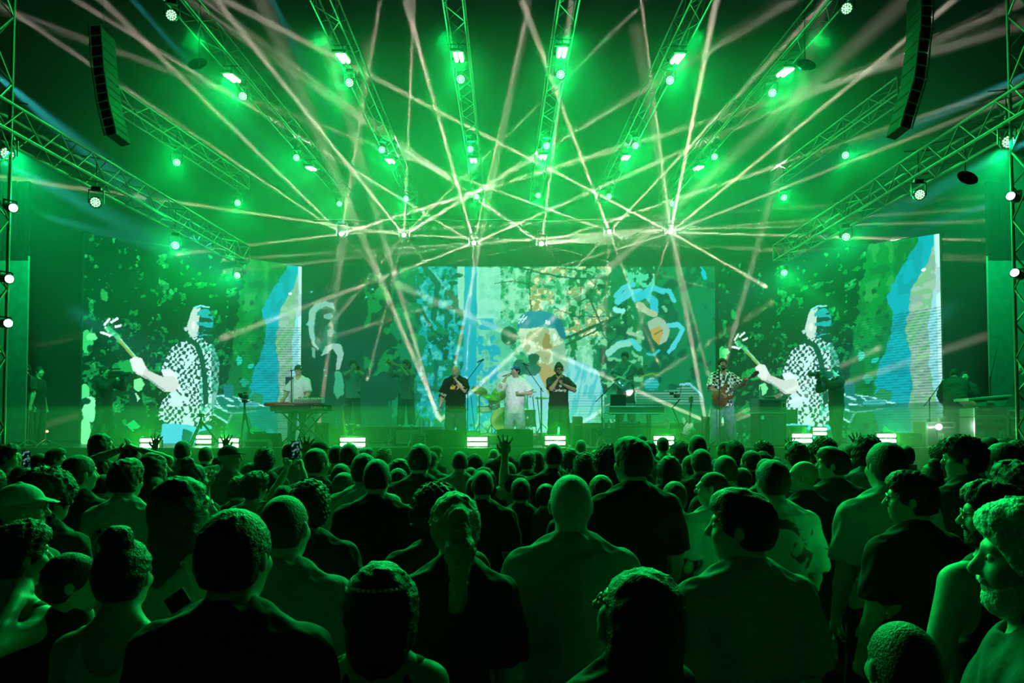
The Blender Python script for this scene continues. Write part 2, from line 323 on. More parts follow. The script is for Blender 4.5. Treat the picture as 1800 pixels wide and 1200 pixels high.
def shirt_sdf(P, kind='tee', loose=1.0, length=0.0, step=.016, open_neck=.0):
    f = body_grid(P, (0, 0), step, .02); b = P.b; g = .92 if P.f else 1.0; e = .012 + .016 * loose
    ns = np.array([1, 1.4, 1])
    bot = P.pel + V3(0, -.005, -.10 - length)
    f.cap(P.pel + V3(0, -.005, .02), P.che, (.150 * b + e * 1.1), (.160 * g * b + e), k=.03, flat=(0, 1, 0), f=1.32)
    f.cap(bot, P.pel + V3(0, 0, .05), (.160 * b + e * 1.25), (.150 * b + e * 1.1), k=.03, flat=(0, 1, 0), f=1.32)
    f.cap(P.che, P.neck + V3(0, 0, -.13), (.162 * g * b + e), (.150 * g * b + e * .7), k=.04, flat=(0, 1, 0), f=1.32)
    if P.f:
        for s in (-1, 1): f.ell(P.che + V3(s * .075, .098, .06), (.066, .066, .07), k=.05)
    if P.belly: f.ell(P.pel + V3(0, .06, .13), (.17, .115 + P.belly, .18), k=.06)
    if kind != 'tank':
        f.cap(P.sh[0] + V3(.03, 0, .0), P.sh[1] - V3(.03, 0, .0), .062 * b + .010, k=.06)
        f.cap(P.sh[0] + V3(.06, -.005, .03), P.neck + V3(-.02, -.01, .03), .044, .058, k=.05); f.cap(P.sh[1] + V3(-.06, -.005, .03), P.neck + V3(.02, -.01, .03), .044, .058, k=.05)
        for i in (0, 1):
            d = P.el[i] - P.sh[i]; end = P.sh[i] + d * (.62 + .16 * loose if kind == 'tee' else 1.0)
            f.cap(P.sh[i], end, .060 * g * b + .010, .052 * g * b + e * 1.2, k=.035)
            if kind == 'long':
                f.cap(P.el[i], P.wr[i], .050 * g * b + e * .8, .034 + e * .6, k=.02)
        f.noise(.0045 * (.5 + loose), 26, int(P.pel[0] * 100) + 3)
        for i in (0, 1):                                             # sleeve ends: carve beyond a plane across the arm
            d = P.el[i] - P.sh[i]
            if kind == 'tee':
                u = unit(d); end = P.sh[i] + d * (.60 + .14 * loose); sl = f.box(end - .16, end + .16)
                X, Y, Z = f.pts(sl); t = (X - end[0]) * u[0] + (Y - end[1]) * u[1] + (Z - end[2]) * u[2]
                q = np.sqrt((X - end[0]) ** 2 + (Y - end[1]) ** 2 + (Z - end[2]) ** 2)
                f.put(sl, np.maximum(-t, np.maximum(q - .115, 0)), -.006)
    else:
        f.cap(P.sh[0] * .68 + P.neck * .32 + V3(0, .0, .02), P.che + V3(-.1, 0, 0), .040, .09, k=.04); f.cap(P.sh[1] * .68 + P.neck * .32 + V3(0, .0, .02), P.che + V3(.1, 0, 0), .040, .09, k=.04)
        f.noise(.003, 26, 4)
        for s in (-1, 1):                                            # deep armholes
            f.ell(P.neck + V3(s * (.205 if not P.f else .185), 0, -.15), (.058, .2, .13), k=-.01)
        f.ell(P.neck + V3(0, -.06, -.02), (.085, .09, .11), k=-.008); f.ell(P.neck + V3(0, .08, -.04), (.085, .1, .13), k=-.008)
    f.ell(P.neck + V3(0, .02, .03), (.066, .07, .055 + open_neck), k=-.008)
    if open_neck: f.cap(P.neck + V3(0, .09, .0), P.che + V3(0, .12, .16), .05, .012, k=-.01)
    f.cut(bot + V3(0, 0, -.03), (0, 0, -1))
    return f
def trousers_sdf(P, loose=1.0, step=.018):
    f = body_grid(P, (0, 0), step, .02); b = P.b; e = .010 + .018 * loose
    f.cap(P.pel + V3(0, -.01, -.02), P.pel + V3(0, -.01, .05), .160 * b + .012, .150 * b + .010, k=.04, flat=(0, 1, 0), f=1.42)
    for i in (0, 1):
        f.cap(P.hip[i], P.kn[i], .090 * b + e * .6, .062 * b + e, k=.05); f.cap(P.kn[i], P.an[i] + V3(0, -.005, -.02), .062 * b + e, .045 + e * 1.4, k=.03)
    f.noise(.004 * loose, 22, 9); f.cut((0, 0, P.pel[2] + .07), (0, 0, 1)); f.cut((0, 0, .055), (0, 0, -1))
    return f
def shoes_mesh(P, mat, name='shoe'):
    out = []
    for i in (0, 1):
        a = P.an[i]; f = Field(a - V3(.08, .12, .11), a + V3(.08, .22, .06), .009)
        f.cap(a + V3(0, -.03, -.045), a + V3(0, .15, -.055), .046, .036, k=.02); f.cap(a + V3(0, -.01, -.05), a + V3(0, -.01, .0), .045, .044, k=.02); f.cut((0, 0, a[2] - .088), (0, 0, -1))
        out.append(f.mesh(name, mat))
    return out
def hair_field(P, kind, seed=0):
    g = .95 if P.f else 1.0; M = P.R; H = lambda x, y, z: P.hd + M @ V3(x, y, z)
    big = {'curly': .07, 'afro': .09, 'long': .32, 'wavy': .28, 'pony': .30, 'bun': .12, 'bob': .16}.get(kind, .04)
    f = Field(P.hd - V3(.15 + min(big, .08), .17 + min(big, .08), .13 + big), P.hd + V3(.15 + min(big, .08), .16, .15 + min(big, .1)), .0085)
    t = {'buzz': .0025, 'short': .010, 'side': .014, 'messy': .017, 'curly': .030, 'afro': .055, 'long': .014, 'wavy': .020, 'pony': .016, 'bun': .010, 'bob': .018, 'fringe': .012}[kind]
    f.ell(H(0, -.015, .025), (.077 * g + t, .098 * g + t, .092 * g + t), k=.01, M=M)
    f.ell(H(0, -.045, -.02), (.068 * g + t * .8, .060 * g + t * .8, .075), k=.03, M=M)
    if kind in ('messy', 'curly', 'side'): f.ell(H(0, .03, .08), (.06 + t, .06 + t, .05 + t * .6), k=.03, M=M)
    if kind in ('long', 'wavy', 'bob'):
        L = {'long': .30, 'wavy': .27, 'bob': .13}[kind]
        f.cap(H(0, -.05, 0), P.hd + V3(0, -.075, -L), .085 + t, .075 + t, k=.05, flat=(0, 1, 0), f=1.5)
        for s in (-1, 1): f.cap(H(s * .07, .0, .02), P.hd + V3(s * .085, -.01, -L * .85), .030 + t * .6, .03, k=.04)
    if kind == 'pony':
        f.ell(H(0, -.105, .055), (.035, .035, .035), k=.02, M=M)
        f.cap(H(0, -.12, .05), H(.0, -.155, -.06), .036, .050, k=.02); f.cap(H(0, -.155, -.06), P.hd + V3(.012, -.15, -.25), .050, .026, k=.02)
    if kind == 'bun': f.ell(H(0, -.055, .125), (.052, .050, .045), k=.015, M=M)
    amp, fr = {'buzz': (.0006, 200), 'short': (.0025, 110), 'side': (.003, 90), 'messy': (.007, 95), 'curly': (.011, 120), 'afro': (.010, 120), 'long': (.006, 60), 'wavy': (.006, 62),
               'pony': (.006, 75), 'bun': (.005, 90), 'bob': (.006, 70), 'fringe': (.003, 100)}[kind]
    f.noise(amp, fr, seed)
    # clear the face, the ears and the neck
    if kind in ('long', 'wavy', 'bob'): f.ell(H(0, .12, -.035), (.060, .095, .105), k=-.01, M=M)
    else:
        fr_ = {'fringe': .055, 'curly': .055, 'afro': .06}.get(kind, .075)
        f.ell(H(0, .115, -.055), (.12, .085, .045 + fr_), k=-.012, M=M)
        f.ell(H(0, .06, -.075), (.12, .085, .070), k=-.01, M=M)
        for s in (-1, 1): f.ell(H(s * .10, -.002, -.03), (.035, .026, .045), k=-.006, M=M)
        if kind not in ('afro', 'curly'): f.ell(H(0, -.05, -.14), (.12, .12, .075 if kind != 'buzz' else .085), k=-.01, M=M)
    return f
def cap_mesh(P, back=False):
    M = P.R; s = -1 if back else 1; H = lambda x, y, z: P.hd + M @ V3(x, y, z)
    f = Field(P.hd - V3(.13, .24, .06), P.hd + V3(.13, .26, .17), .0085)
    f.ell(H(0, -.012, .032), (.088, .110, .098), k=.01, M=M)
    f.cut(H(0, 0, .035), -(M @ V3(0, -.10 if not back else .1, 1)))
    f.cap(H(-.035, s * .08, .048), H(.035, s * .08, .048), .042, k=.01, flat=M @ V3(0, .15 * s, 1), f=7)
    f.cap(H(-.02, s * .118, .042), H(.02, s * .118, .042), .045, k=.02, flat=M @ V3(0, .3 * s, 1), f=8)
    f.ell(H(0, -.012, .132), (.012, .012, .008), k=.004, M=M)
    return f
# ================================================================ materials and mesh helpers
MATS = {}
def mat(name, c, rough=.6, metal=0.0, emit=None, es=0.0, var=.12, scale=30, bump=0.0):
    if name in MATS: return MATS[name]
    m = bpy.data.materials.new(name); m.use_nodes = True; nt = m.node_tree; b = nt.nodes['Principled BSDF']
    b.inputs['Roughness'].default_value = rough; b.inputs['Metallic'].default_value = metal
    if emit:
        b.inputs['Base Color'].default_value = (*c, 1)
        b.inputs['Emission Color'].default_value = (*emit, 1); b.inputs['Emission Strength'].default_value = es
    else:
        tc = nt.nodes.new('ShaderNodeTexCoord'); n = nt.nodes.new('ShaderNodeTexNoise'); n.inputs['Scale'].default_value = scale
        r = nt.nodes.new('ShaderNodeValToRGB'); r.color_ramp.elements[0].position = .3; r.color_ramp.elements[1].position = .7
        r.color_ramp.elements[0].color = (*[x * (1 - var) for x in c], 1); r.color_ramp.elements[1].color = (*[min(1, x * (1 + var)) for x in c], 1)
        nt.links.new(tc.outputs['Object'], n.inputs['Vector']); nt.links.new(n.outputs['Fac'], r.inputs['Fac']); nt.links.new(r.outputs['Color'], b.inputs['Base Color'])
        if bump:
            bp = nt.nodes.new('ShaderNodeBump'); bp.inputs['Strength'].default_value = bump; bp.inputs['Distance'].default_value = .01
            nt.links.new(n.outputs['Fac'], bp.inputs['Height']); nt.links.new(bp.outputs['Normal'], b.inputs['Normal'])
    MATS[name] = m; return m
BLK = mat('matt_black', (.012, .012, .012), .55); DRK = mat('dark_plastic', (.03, .03, .032), .45); ALU = mat('truss_aluminium', (.22, .23, .23), .45, .5)
CHR = mat('chrome', (.75, .76, .78), .15, 1.0); SKIN = mat('skin_light', (.55, .36, .27), .5, scale=60); SKIN2 = mat('skin_tan', (.36, .22, .15), .5, scale=60)
DRAPE = mat('black_drape', (.008, .010, .009), .9, bump=.3, scale=8); DECK = mat('stage_deck', (.02, .02, .021), .35, scale=3)
WHT = mat('white_plastic', (.7, .7, .7), .4); GRY = mat('grey_plastic', (.22, .23, .24), .5); RUB = mat('rubber', (.02, .02, .02), .8)
WOOD = mat('walnut_body', (.16, .06, .025), .3, scale=12, var=.4); MAPLE = mat('maple_neck', (.50, .33, .15), .35); RED = mat('red_casing', (.45, .03, .02), .35)
CASE = mat('flight_case_panel', (.10, .12, .11), .4); ALUE = mat('case_edge', (.6, .62, .6), .3, .7)
CELL = mat('green_led_cell', (.1, .1, .1), emit=(.25, 1, .32), es=5.0); TUBE = mat('strobe_tube', (.5, .5, .5), emit=(.62, 1, .62), es=9.0)
STARM = mat('beam_lens', (.5, .5, .5), emit=(1, .92, .82), es=60.0); COOL = mat('cool_lens', (.5, .5, .5), emit=(.62, .85, 1), es=6.0)
CLEAR = mat('clear_bottle', (.5, .6, .6), .1); MATS['clear_bottle'].node_tree.nodes['Principled BSDF'].inputs['Transmission Weight'].default_value = .6
BRASS = mat('brass', (.55, .40, .14), .3, 1.0); CYM = mat('cymbal_bronze', (.60, .50, .20), .3, .8)
def link(name, me, parent=None, loc=None, M=None, kind=None):
    o = bpy.data.objects.new(name, me); COL.objects.link(o)
    if parent is not None: o.parent = parent
    if M is not None: o.matrix_local = M
    if loc is not None: o.location = loc
    if kind: o['kind'] = kind
    return o
def tag(o, label, cat, group=None):
    o['label'] = label; o['category'] = cat
    if group: o['group'] = group
    return o
def thing(name, label, cat, loc=(0, 0, 0), rz=0.0, group=None, M=None):
    o = bpy.data.objects.new(name, None); COL.objects.link(o); o.empty_display_size = .1
    if M is not None: o.matrix_world = M
    else: o.location = loc; o.rotation_euler = (0, 0, rz)
    return tag(o, label, cat, group)
class MB:
    def __init__(s): s.bm = bmesh.new()
    def _add(s, verts, M):
        for v in verts: v.co = M @ v.co
        return s
    def box(s, c, d, M=None, bev=0.0):
        r = bmesh.ops.create_cube(s.bm, size=1.0)['verts']
        for v in r: v.co = Vector((v.co.x * d[0], v.co.y * d[1], v.co.z * d[2]))
        if bev:
            es = list({e for v in r for e in v.link_edges}); g = bmesh.ops.bevel(s.bm, geom=es, offset=bev, segments=2, affect='EDGES', profile=.5)
            r = list({v for f in g['faces'] for v in f.verts} | {v for v in r if v.is_valid})
        for v in r: v.co = (M @ v.co if M else v.co) + Vector(c)
        return s
    def rod(s, a, b, r, r2=None, seg=8):
        a = Vector(a); b = Vector(b); d = b - a; L = d.length
        if L < 1e-6: return s
        g = bmesh.ops.create_cone(s.bm, cap_ends=True, segments=seg, radius1=r, radius2=r if r2 is None else r2, depth=L)['verts']
        Q = d.to_track_quat('Z', 'Y').to_matrix().to_4x4(); Q.translation = (a + b) / 2
        return s._add(g, Q)
    def path(s, pts, r, seg=6):
        for a, b in zip(pts[:-1], pts[1:]): s.rod(a, b, r, seg=seg)
        for p in pts[1:-1]: s.ball(p, r, 6, 4)
        return s
    def ball(s, c, r, u=12, v=8, sc=(1, 1, 1)):
        g = bmesh.ops.create_uvsphere(s.bm, u_segments=u, v_segments=v, radius=r)['verts']
        for q in g: q.co = Vector((q.co.x * sc[0], q.co.y * sc[1], q.co.z * sc[2])) + Vector(c)
        return s
    def lathe(s, prof, seg=20, M=None, caps=True):
        rings = []
        for r, z in prof:
            rings.append([s.bm.verts.new(Vector((max(r, 1e-4) * math.cos(2 * math.pi * i / seg), max(r, 1e-4) * math.sin(2 * math.pi * i / seg), z))) for i in range(seg)])
        for a, b in zip(rings[:-1], rings[1:]):
            for i in range(seg): s.bm.faces.new((a[i], a[(i + 1) % seg], b[(i + 1) % seg], b[i]))
        if caps: s.bm.faces.new(rings[0][::-1]); s.bm.faces.new(rings[-1])
        if M is not None:
            for rg in rings:
                for v in rg: v.co = M @ v.co
        return s
    def prism(s, pts, y0, y1, M=None):
        "outline in x,z extruded along y"
        a = [s.bm.verts.new(Vector((x, y0, z))) for x, z in pts]; b = [s.bm.verts.new(Vector((x, y1, z))) for x, z in pts]
        s.bm.faces.new(a); s.bm.faces.new(b[::-1]); n = len(pts)
        for i in range(n): s.bm.faces.new((a[i], b[i], b[(i + 1) % n], a[(i + 1) % n]))
        if M is not None:
            for v in a + b: v.co = M @ v.co
        return s
    def mesh(s, name, m, smooth=False):
        bmesh.ops.recalc_face_normals(s.bm, faces=s.bm.faces[:])
        me = bpy.data.meshes.new(name); s.bm.to_mesh(me); s.bm.free()
        if m: me.materials.append(m)
        if smooth: me.polygons.foreach_set('use_smooth', [True] * len(me.polygons)); 
        return me
    def obj(s, name, m, parent=None, smooth=False, **k): return link(name, s.mesh(name, m, smooth), parent, **k)
def aim_M(loc, d, up=(0, 0, 1)):
    "matrix whose -Y looks along d (fronts are modelled facing -Y)"
    d = Vector(d).normalized(); y = -d; x = y.cross(Vector(up)).normalized(); z = x.cross(y)
    M = Matrix((x, y, z)).transposed().to_4x4(); M.translation = Vector(loc); return M
def copy_tree(src, M, label=None, group=None):
    r = src.copy(); COL.objects.link(r); r.matrix_world = M
    if label: r['label'] = label
    if group: r['group'] = group
    for ch in list(src.children):
        c = ch.copy(); COL.objects.link(c); c.parent = r
        for g in ch.children: d = g.copy(); COL.objects.link(d); d.parent = c
    return r

# ================================================================ the setting
STAGE = 1.62; FRONT = 14.6
MB().box((0, 12, -.05), (70, 40, .1)).obj('floor', mat('asphalt', (.02, .02, .02), .9, bump=.4), kind='structure')
st = MB().box((0, FRONT + 6, STAGE / 2), (27, 12, STAGE)).obj('stage_floor', DECK, kind='structure')
MB().box((0, 26.6, 11), (60, .1, 22)).obj('wall_back', DRAPE, kind='structure')
for s, nm in ((-1, 'wall_left'), (1, 'wall_right')):
    g = MB()
    for i in range(16):
        g.box((s * (11.3 + i * .16), 17.2 + .05 * (i % 2), 1.62 + 3.1), (.165, .10, 6.2), bev=.03)
    g.obj(nm, DRAPE, kind='structure')
# risers at the back of the stage
def riser(label, x0, x1, y0, y1, z):
    t = thing('stage_riser', label, 'riser', ((x0 + x1) / 2, (y0 + y1) / 2, STAGE)); h = z - STAGE
    MB().box((0, 0, h - .04), (x1 - x0, y1 - y0, .08), bev=.01).obj('platform', DECK, t)
    MB().box((0, -(y1 - y0) / 2 + .02, (h - .08) / 2), (x1 - x0 - .04, .02, h - .08)).obj('skirt', DRAPE, t)
    for sx in (-1, 1):
        for sy in (-1, 1): MB().rod((sx * ((x1 - x0) / 2 - .1), sy * ((y1 - y0) / 2 - .1), 0), (sx * ((x1 - x0) / 2 - .1), sy * ((y1 - y0) / 2 - .1), h - .08), .03).obj('leg', ALU, t)
riser('long black riser carrying the two horn players', -5.0, -1.75, 19.6, 21.4, 2.06)
riser('black riser carrying the drum kit', -1.65, 1.15, 18.6, 21.4, 1.90)
riser('black riser behind the mixing table carrying the guitarist', 1.3, 5.6, 18.9, 21.4, 2.16)
# crowd barrier in front of the stage
bt = thing('crowd_barrier', 'long metal crowd barrier between the audience and the stage', 'barrier', (0, 12.6, 0))
for i in range(-9, 10):
    MB().box((i * 1.0, 0, .55), (.96, .03, 1.0)).obj('panel', mat('barrier_steel', (.10, .11, .11), .4, .6), bt)
MB().rod((-9.6, 0, 1.12), (9.6, 0, 1.12), .03).obj('top_rail', mat('barrier_steel', (.1, .1, .1)), bt)

# ================================================================ trusses
def truss(label, A, B, size=.36, bay=.5, group=None, name='lighting_truss', r=.024, rb=.010, roll=0.0, cat='truss'):
    A = Vector(A); B = Vector(B); d = (B - A); L = d.length; n = max(2, round(L / bay)); bay = L / n
    x = d.normalized(); up = Vector((0, 0, 1)) if abs(x.z) < .9 else Vector((0, 1, 0)); y = up.cross(x).normalized(); z = x.cross(y)
    M = Matrix((x, y, z)).transposed().to_4x4(); M.translation = A
    M = M @ Matrix.Rotation(roll, 4, 'X')
    t = thing(name, label, cat, M=M, group=group); h = size / 2
    c = MB().rod((0, 0, 0), (L, 0, 0), r, seg=8).mesh('chord', ALU)
    for sy in (-1, 1):
        for sz in (-1, 1): link('chord', c, t, loc=(0, sy * h, sz * h))
    fs = []
    for up_ in (0, 1):
        a, b = (-h, h) if up_ else (h, -h)
        fs.append([MB().rod((0, 0, a), (bay, 0, b), rb, seg=5).mesh('brace', ALU), MB().rod((0, a, 0), (bay, b, 0), rb, seg=5).mesh('brace', ALU)])
    for i in range(n):
        k = i % 2
        for s in (-1, 1):
            link('brace', fs[k][0], t, loc=(i * bay, s * h, 0)); link('brace', fs[k][1], t, loc=(i * bay, 0, s * h))
    e = MB().box((0, -h, 0), (.03, .03, size)).box((0, h, 0), (.03, .03, size)).box((0, 0, h), (.03, size, .03)).box((0, 0, -h), (.03, size, .03)).mesh('end_frame', ALU)
    link('end_frame', e, t); link('end_frame', e, t, loc=(L, 0, 0))
    return t
FX = [-5.62, -3.28, -1.05, 1.03, 3.22, 5.50]
which = ['first', 'second', 'third', 'fourth', 'fifth', 'last']
def fit_x(i):
    pts = [p for p in WASH_P[:20] + BAR_P if min(range(6), key=lambda j: abs(FX[j] - p.x)) == i]; A = np.array([[1, p.y] for p in pts]); c = np.linalg.lstsq(A, np.array([p.x for p in pts]), rcond=None)[0]; return lambda y: float(c[0] + c[1] * y)
for i, x in enumerate(FX):
    truss(f'{which[i]} overhead truss from the bassless side, running back over the stage'.replace('from the bassless side', 'counted from the keyboard side'), (fit_x(i)(10.2), 10.2, 9.42), (fit_x(i)(23.4), 23.4, 9.42), .34, .55, r=.015, rb=.0075)
truss('low side truss running back beside the keyboard player\'s screen', at(-60, 175, 9.9), at(425, 447, 19.0), .40, .42, r=.024, rb=.012)
truss('low side truss running back beside the bassist\'s screen', at(1850, 155, 9.9), at(1373, 445, 19.0), .40, .42, r=.024, rb=.012)
truss('thin splayed truss above the keyboard side, ending at the hanging speakers', at(195, 168, 14.6), at(427, 322, 20.0), .34, .5, r=.020)
truss('thin splayed truss above the bassist\'s side, ending at the hanging speakers', at(1592, 150, 14.6), at(1366, 312, 20.0), .34, .5, r=.020)
for s, nm in ((-1, 'keyboard'), (1, 'bassist')):
    X = s * 7.42 if s < 0 else 7.5
    truss(f'upright roof tower with cool white lamps beyond the {nm}\'s side', (X + .02 * s, 10.4, 0), (X + .02 * s, 10.4, 10.5), .42, .5, name='truss_tower', rb=.014, cat='tower')
for s, nm in ((-1, 'keyboard'), (1, 'bassist')):
    t = thing('tower_scrim', f'pale mesh scrim stretched upright beside the tower on the {nm} side', 'scrim', (s * 10.5, 15.4, STAGE)); MB().box((0, 0, 2.0), (.9, .012, 3.8), bev=.004).obj('fabric', mat('scrim_fabric', (.09, .10, .10), .9, var=.2, scale=6), t)
    for q in (-1, 1): MB().rod((q * .45, 0, 0), (q * .45, 0, 4.0), .02).obj('pole', ALU, t)
# black cross pipe that carries the six beam lamps
pp = MB().rod((-5.6, STAR_Y + .1, STAR_P[0].z + .42), (5.6, STAR_Y + .1, STAR_P[0].z + .42), .03).obj('lighting_pipe', BLK); tag(pp, 'thin black cross pipe carrying the six bright beam lamps', 'pipe')
# hanging line arrays
def line_array(label, top, pts, Y):
    t = thing('line_array_speaker', label, 'speaker', at(pts[0][0], pts[0][1], Y)); o = t.location.copy(); n = 12
    P = [at(px, py, Y) - o for px, py in pts]
    def pos(u):
        u *= len(P) - 1; i = min(int(u), len(P) - 2); return P[i].lerp(P[i + 1], u - i)
    for k in range(n):
        a = pos(k / n); b = pos((k + 1) / n); c = (a + b) / 2; dz = (b - a); L = dz.length
        ang = math.atan2(dz.x, -dz.z); M = Matrix.Rotation(-ang, 3, 'Y')
        MB().box(c, (.17, .5, L * .93), M.to_4x4(), bev=.01).obj('cabinet', DRAPE, t)
        for s in (-1, 1):
            w_ = M @ Vector((s * .105, -.26, 0)); MB().rod(a + w_, b + w_, .014, seg=5).obj('rigging_rail', mat('green_steel', (.45, .5, .45), .4, .6), t)
        w1 = M @ Vector((-.1, -.26, 0)); w2 = M @ Vector((.1, -.26, 0)); MB().rod(a + w1, a + w2, .010, seg=5).obj('rung', mat('green_steel', ()), t)
    MB().rod(P[0] + Vector((0, 0, 0)), P[0] + Vector((0, 0, 2.2)), .008).obj('hanging_cable', ALU, t)
line_array('curved hanging column of slim loudspeakers above the keyboard side', 0, [(181, 58), (186, 130), (195, 190), (209, 247)], 12.6)
line_array('curved hanging column of slim loudspeakers above the bassist\'s side', 0, [(1616, -10), (1614, 60), (1603, 150), (1578, 235)], 12.6)

# ================================================================ lamps
def wash_proto():
    t = thing('wash_light', '', 'stage light')
    MB().box((0, .02, .30), (.20, .14, .09), bev=.015).obj('base_box', DRK, t)
    MB().box((-.15, 0, .12), (.02, .06, .30), bev=.005).box((.15, 0, .12), (.02, .06, .30), bev=.005).box((0, 0, .26), (.32, .07, .02), bev=.005).obj('yoke', DRK, t)
    MB().rod((0, 0, .34), (0, 0, .46), .012).box((0, 0, .47), (.05, .06, .05)).rod((-.25, 0, .47), (.25, 0, .47), .012).obj('clamp', ALU, t)
    Mx = Matrix.Rotation(R(90), 4, 'X')
    hd = MB().lathe([(.07, -.16), (.11, -.10), (.125, 0), (.13, .06), (.118, .06), (.115, .045)], 24, Mx).obj('lamp_head', DRK, t, True)
    g = MB(); cells = [(0, 0)] + [(.043 * math.cos(a * math.pi / 3), .043 * math.sin(a * math.pi / 3)) for a in range(6)] + [(.086 * math.cos(a * math.pi / 6 + .26), .086 * math.sin(a * math.pi / 6 + .26)) for a in range(12)]
    for x, z in cells: g.rod((x, -.058, z), (x, -.066, z), .0165, seg=8)
    o = g.obj('led_cells', CELL, hd); o['kind'] = 'stuff'
    return t
wp = wash_proto()
names = {}
ROW = ['front row', 'second row', 'third row', 'back row']
def which_truss(x): return which[min(range(6), key=lambda i: abs(FX[i] - x))]
for i, p in enumerate(WASH_P):
    face = (Vector((0, 0, 4.5)) - p).normalized() * .8 + WDIR[i] * .45
    M = aim_M(p, face); yaw = math.atan2(-M[0][1] * -1, 1)
    # keep the yoke upright: rotate only about z, tilt the head alone
    ang = math.atan2(face.x, -face.y); Mz = Matrix.Translation(p) @ Matrix.Rotation(ang, 4, 'Z') @ Matrix.Scale(.78, 4)
    if i < 20:
        py = WASH[i][1]; row = 'nearest' if py < 60 else 'second' if py < 200 else 'third' if py < 300 else 'rearmost'
        lab = f'round green wash lamp, {row} one under the {which_truss(p.x)} overhead truss'
    elif i < 24: lab = f'round green wash lamp, {"nearer" if (i - 20) % 2 == 0 else "farther"} one by the splayed truss on the {"keyboard" if i < 22 else "bassist"} side'
    else:
        k = (i - 24) % 4; lab = f'round green wash lamp under the low {"keyboard" if i < 28 else "bassist"}-side truss, {["second", "third", "rearmost", "nearest"][k]} of its lamps'
    o = wp if i == 0 else copy_tree(wp, Mz, group=None)
    if i == 0: o.matrix_world = Mz
    tag(o, lab, 'stage light', 'round green wash lamps in the rig')
    tilt = math.atan2(-face.z, math.hypot(face.x, face.y))
    for c in o.children:
        if c.name.startswith('lamp_head'): c.rotation_euler = (tilt, 0, 0)
    if i >= 20: MB().rod((0, 0, .45), (0, 0, 1.0), .012).rod((-.3, 0, 1.0), (.3, 0, 1.0), .012).obj('hanging_rod', BLK, o)
def strobe(name, label, M, L, tubes=2, group=None, gap=.085, w_=.06, cat='strobe light'):
    t = thing(name, label, cat, M=M, group=group)
    MB().box((0, .05, 0), (L + .05, .07, gap * tubes + .03), bev=.01).obj('housing', DRK, t)
    for k in range(tubes): MB().rod((-L / 2, 0, (k - (tubes - 1) / 2) * gap), (L / 2, 0, (k - (tubes - 1) / 2) * gap), w_ / 2, seg=10).obj('lamp_tube', TUBE, t)
    for q in (-1, 1): MB().box((q * (L / 2 + .04), .05, -.04), (.02, .05, .2)).obj('bracket', BLK, t)
    if not name.startswith('floor'): MB().rod((0, .05, 0), (0, .24, 0), .012).rod((0, .225, -.2), (0, .225, .2), .012).obj('hanging_rod', BLK, t)
    return t
for i, p in enumerate(BAR_P):
    # tubes run front to back under the truss and face down towards the audience
    x = Vector((0, 1, 0)).normalized(); y = Vector((0, 0, 1)); z = x.cross(y)
    M = Matrix.Translation(p) @ Matrix.Rotation(R(12), 4, 'X') @ Matrix(((0, 0, 1), (1, 0, 0), (0, 1, 0))).to_4x4()
    strobe('strobe_light', f'twin-tube green strobe, {"front" if BARS[i][1] < 200 else "rear"} one under the {which_truss(p.x)} overhead truss', M, .50, group='twin-tube strobes in the rig', gap=.10, w_=.07)
EDGE = [(263,781,15.0),(402,780,15.0),(620,777,15.0),(839,776,15.0),(976,774,15.0),(1167,774,15.0),(1410,770,15.0),(1558,770,15.0),(358,772,16.6),(1441,758,18.5)]
EN = ['under the screen bassist\'s jeans', 'beside the camera tripod', 'in front of the horn players', 'between the bald singer and the capped singer', 'before the singer wearing headphones', 'before the table with the laptop',
      'next to the bass cabinet', 'nearest the flight cases', 'farther back between the tripod legs', 'farther back behind the dark cameraman']
for i, (px, py, Y) in enumerate(EDGE):
    p = at(px, py, Y); p.z = max(p.z, STAGE + .09); L = .40 if i < 8 else .34
    strobe('floor_strobe', f'white-green twin tube strobe at the stage edge {EN[i]}', Matrix.Translation(p) @ Matrix.Rotation((px - 900) / 900 * .25, 4, 'Z'), L if i != 2 else .5, group='strobes along the stage edge', gap=.108, w_=.066)
    spot(p + Vector((0, -.12, .03)), p + Vector((0, -3, .25)), 170 if i < 8 else 30, 165, (.02, 1, .04), 1.0, .12, name='strobe_glow')
for i, (px, py) in enumerate(STARS):
    p = STAR_P[i]; t = thing('beam_light', f'{which[i]} bright beam lamp on the cross pipe, counted from the keyboard side', 'stage light', p, group='six beam lamps on the cross pipe')
    MB().box((0, .05, .33), (.24, .16, .09), bev=.015).obj('base_box', DRK, t)
    MB().box((-.15, .05, .13), (.02, .08, .34), bev=.005).box((.15, .05, .13), (.02, .08, .34), bev=.005).obj('yoke', DRK, t)
    MB().rod((0, .08, .36), (0, .08, .44), .015).obj('clamp', ALU, t)
    hd = MB().lathe([(.06, -.22), (.09, -.14), (.095, 0), (.085, .03)], 20, Matrix.Translation((0, .06, .02)) @ Matrix.Rotation(R(105), 4, 'X')).obj('lamp_head', DRK, t, True)
    MB().ball((0, -.0, -.0), .055, 14, 10, (1, .5, 1)).obj('lens', STARM, hd)
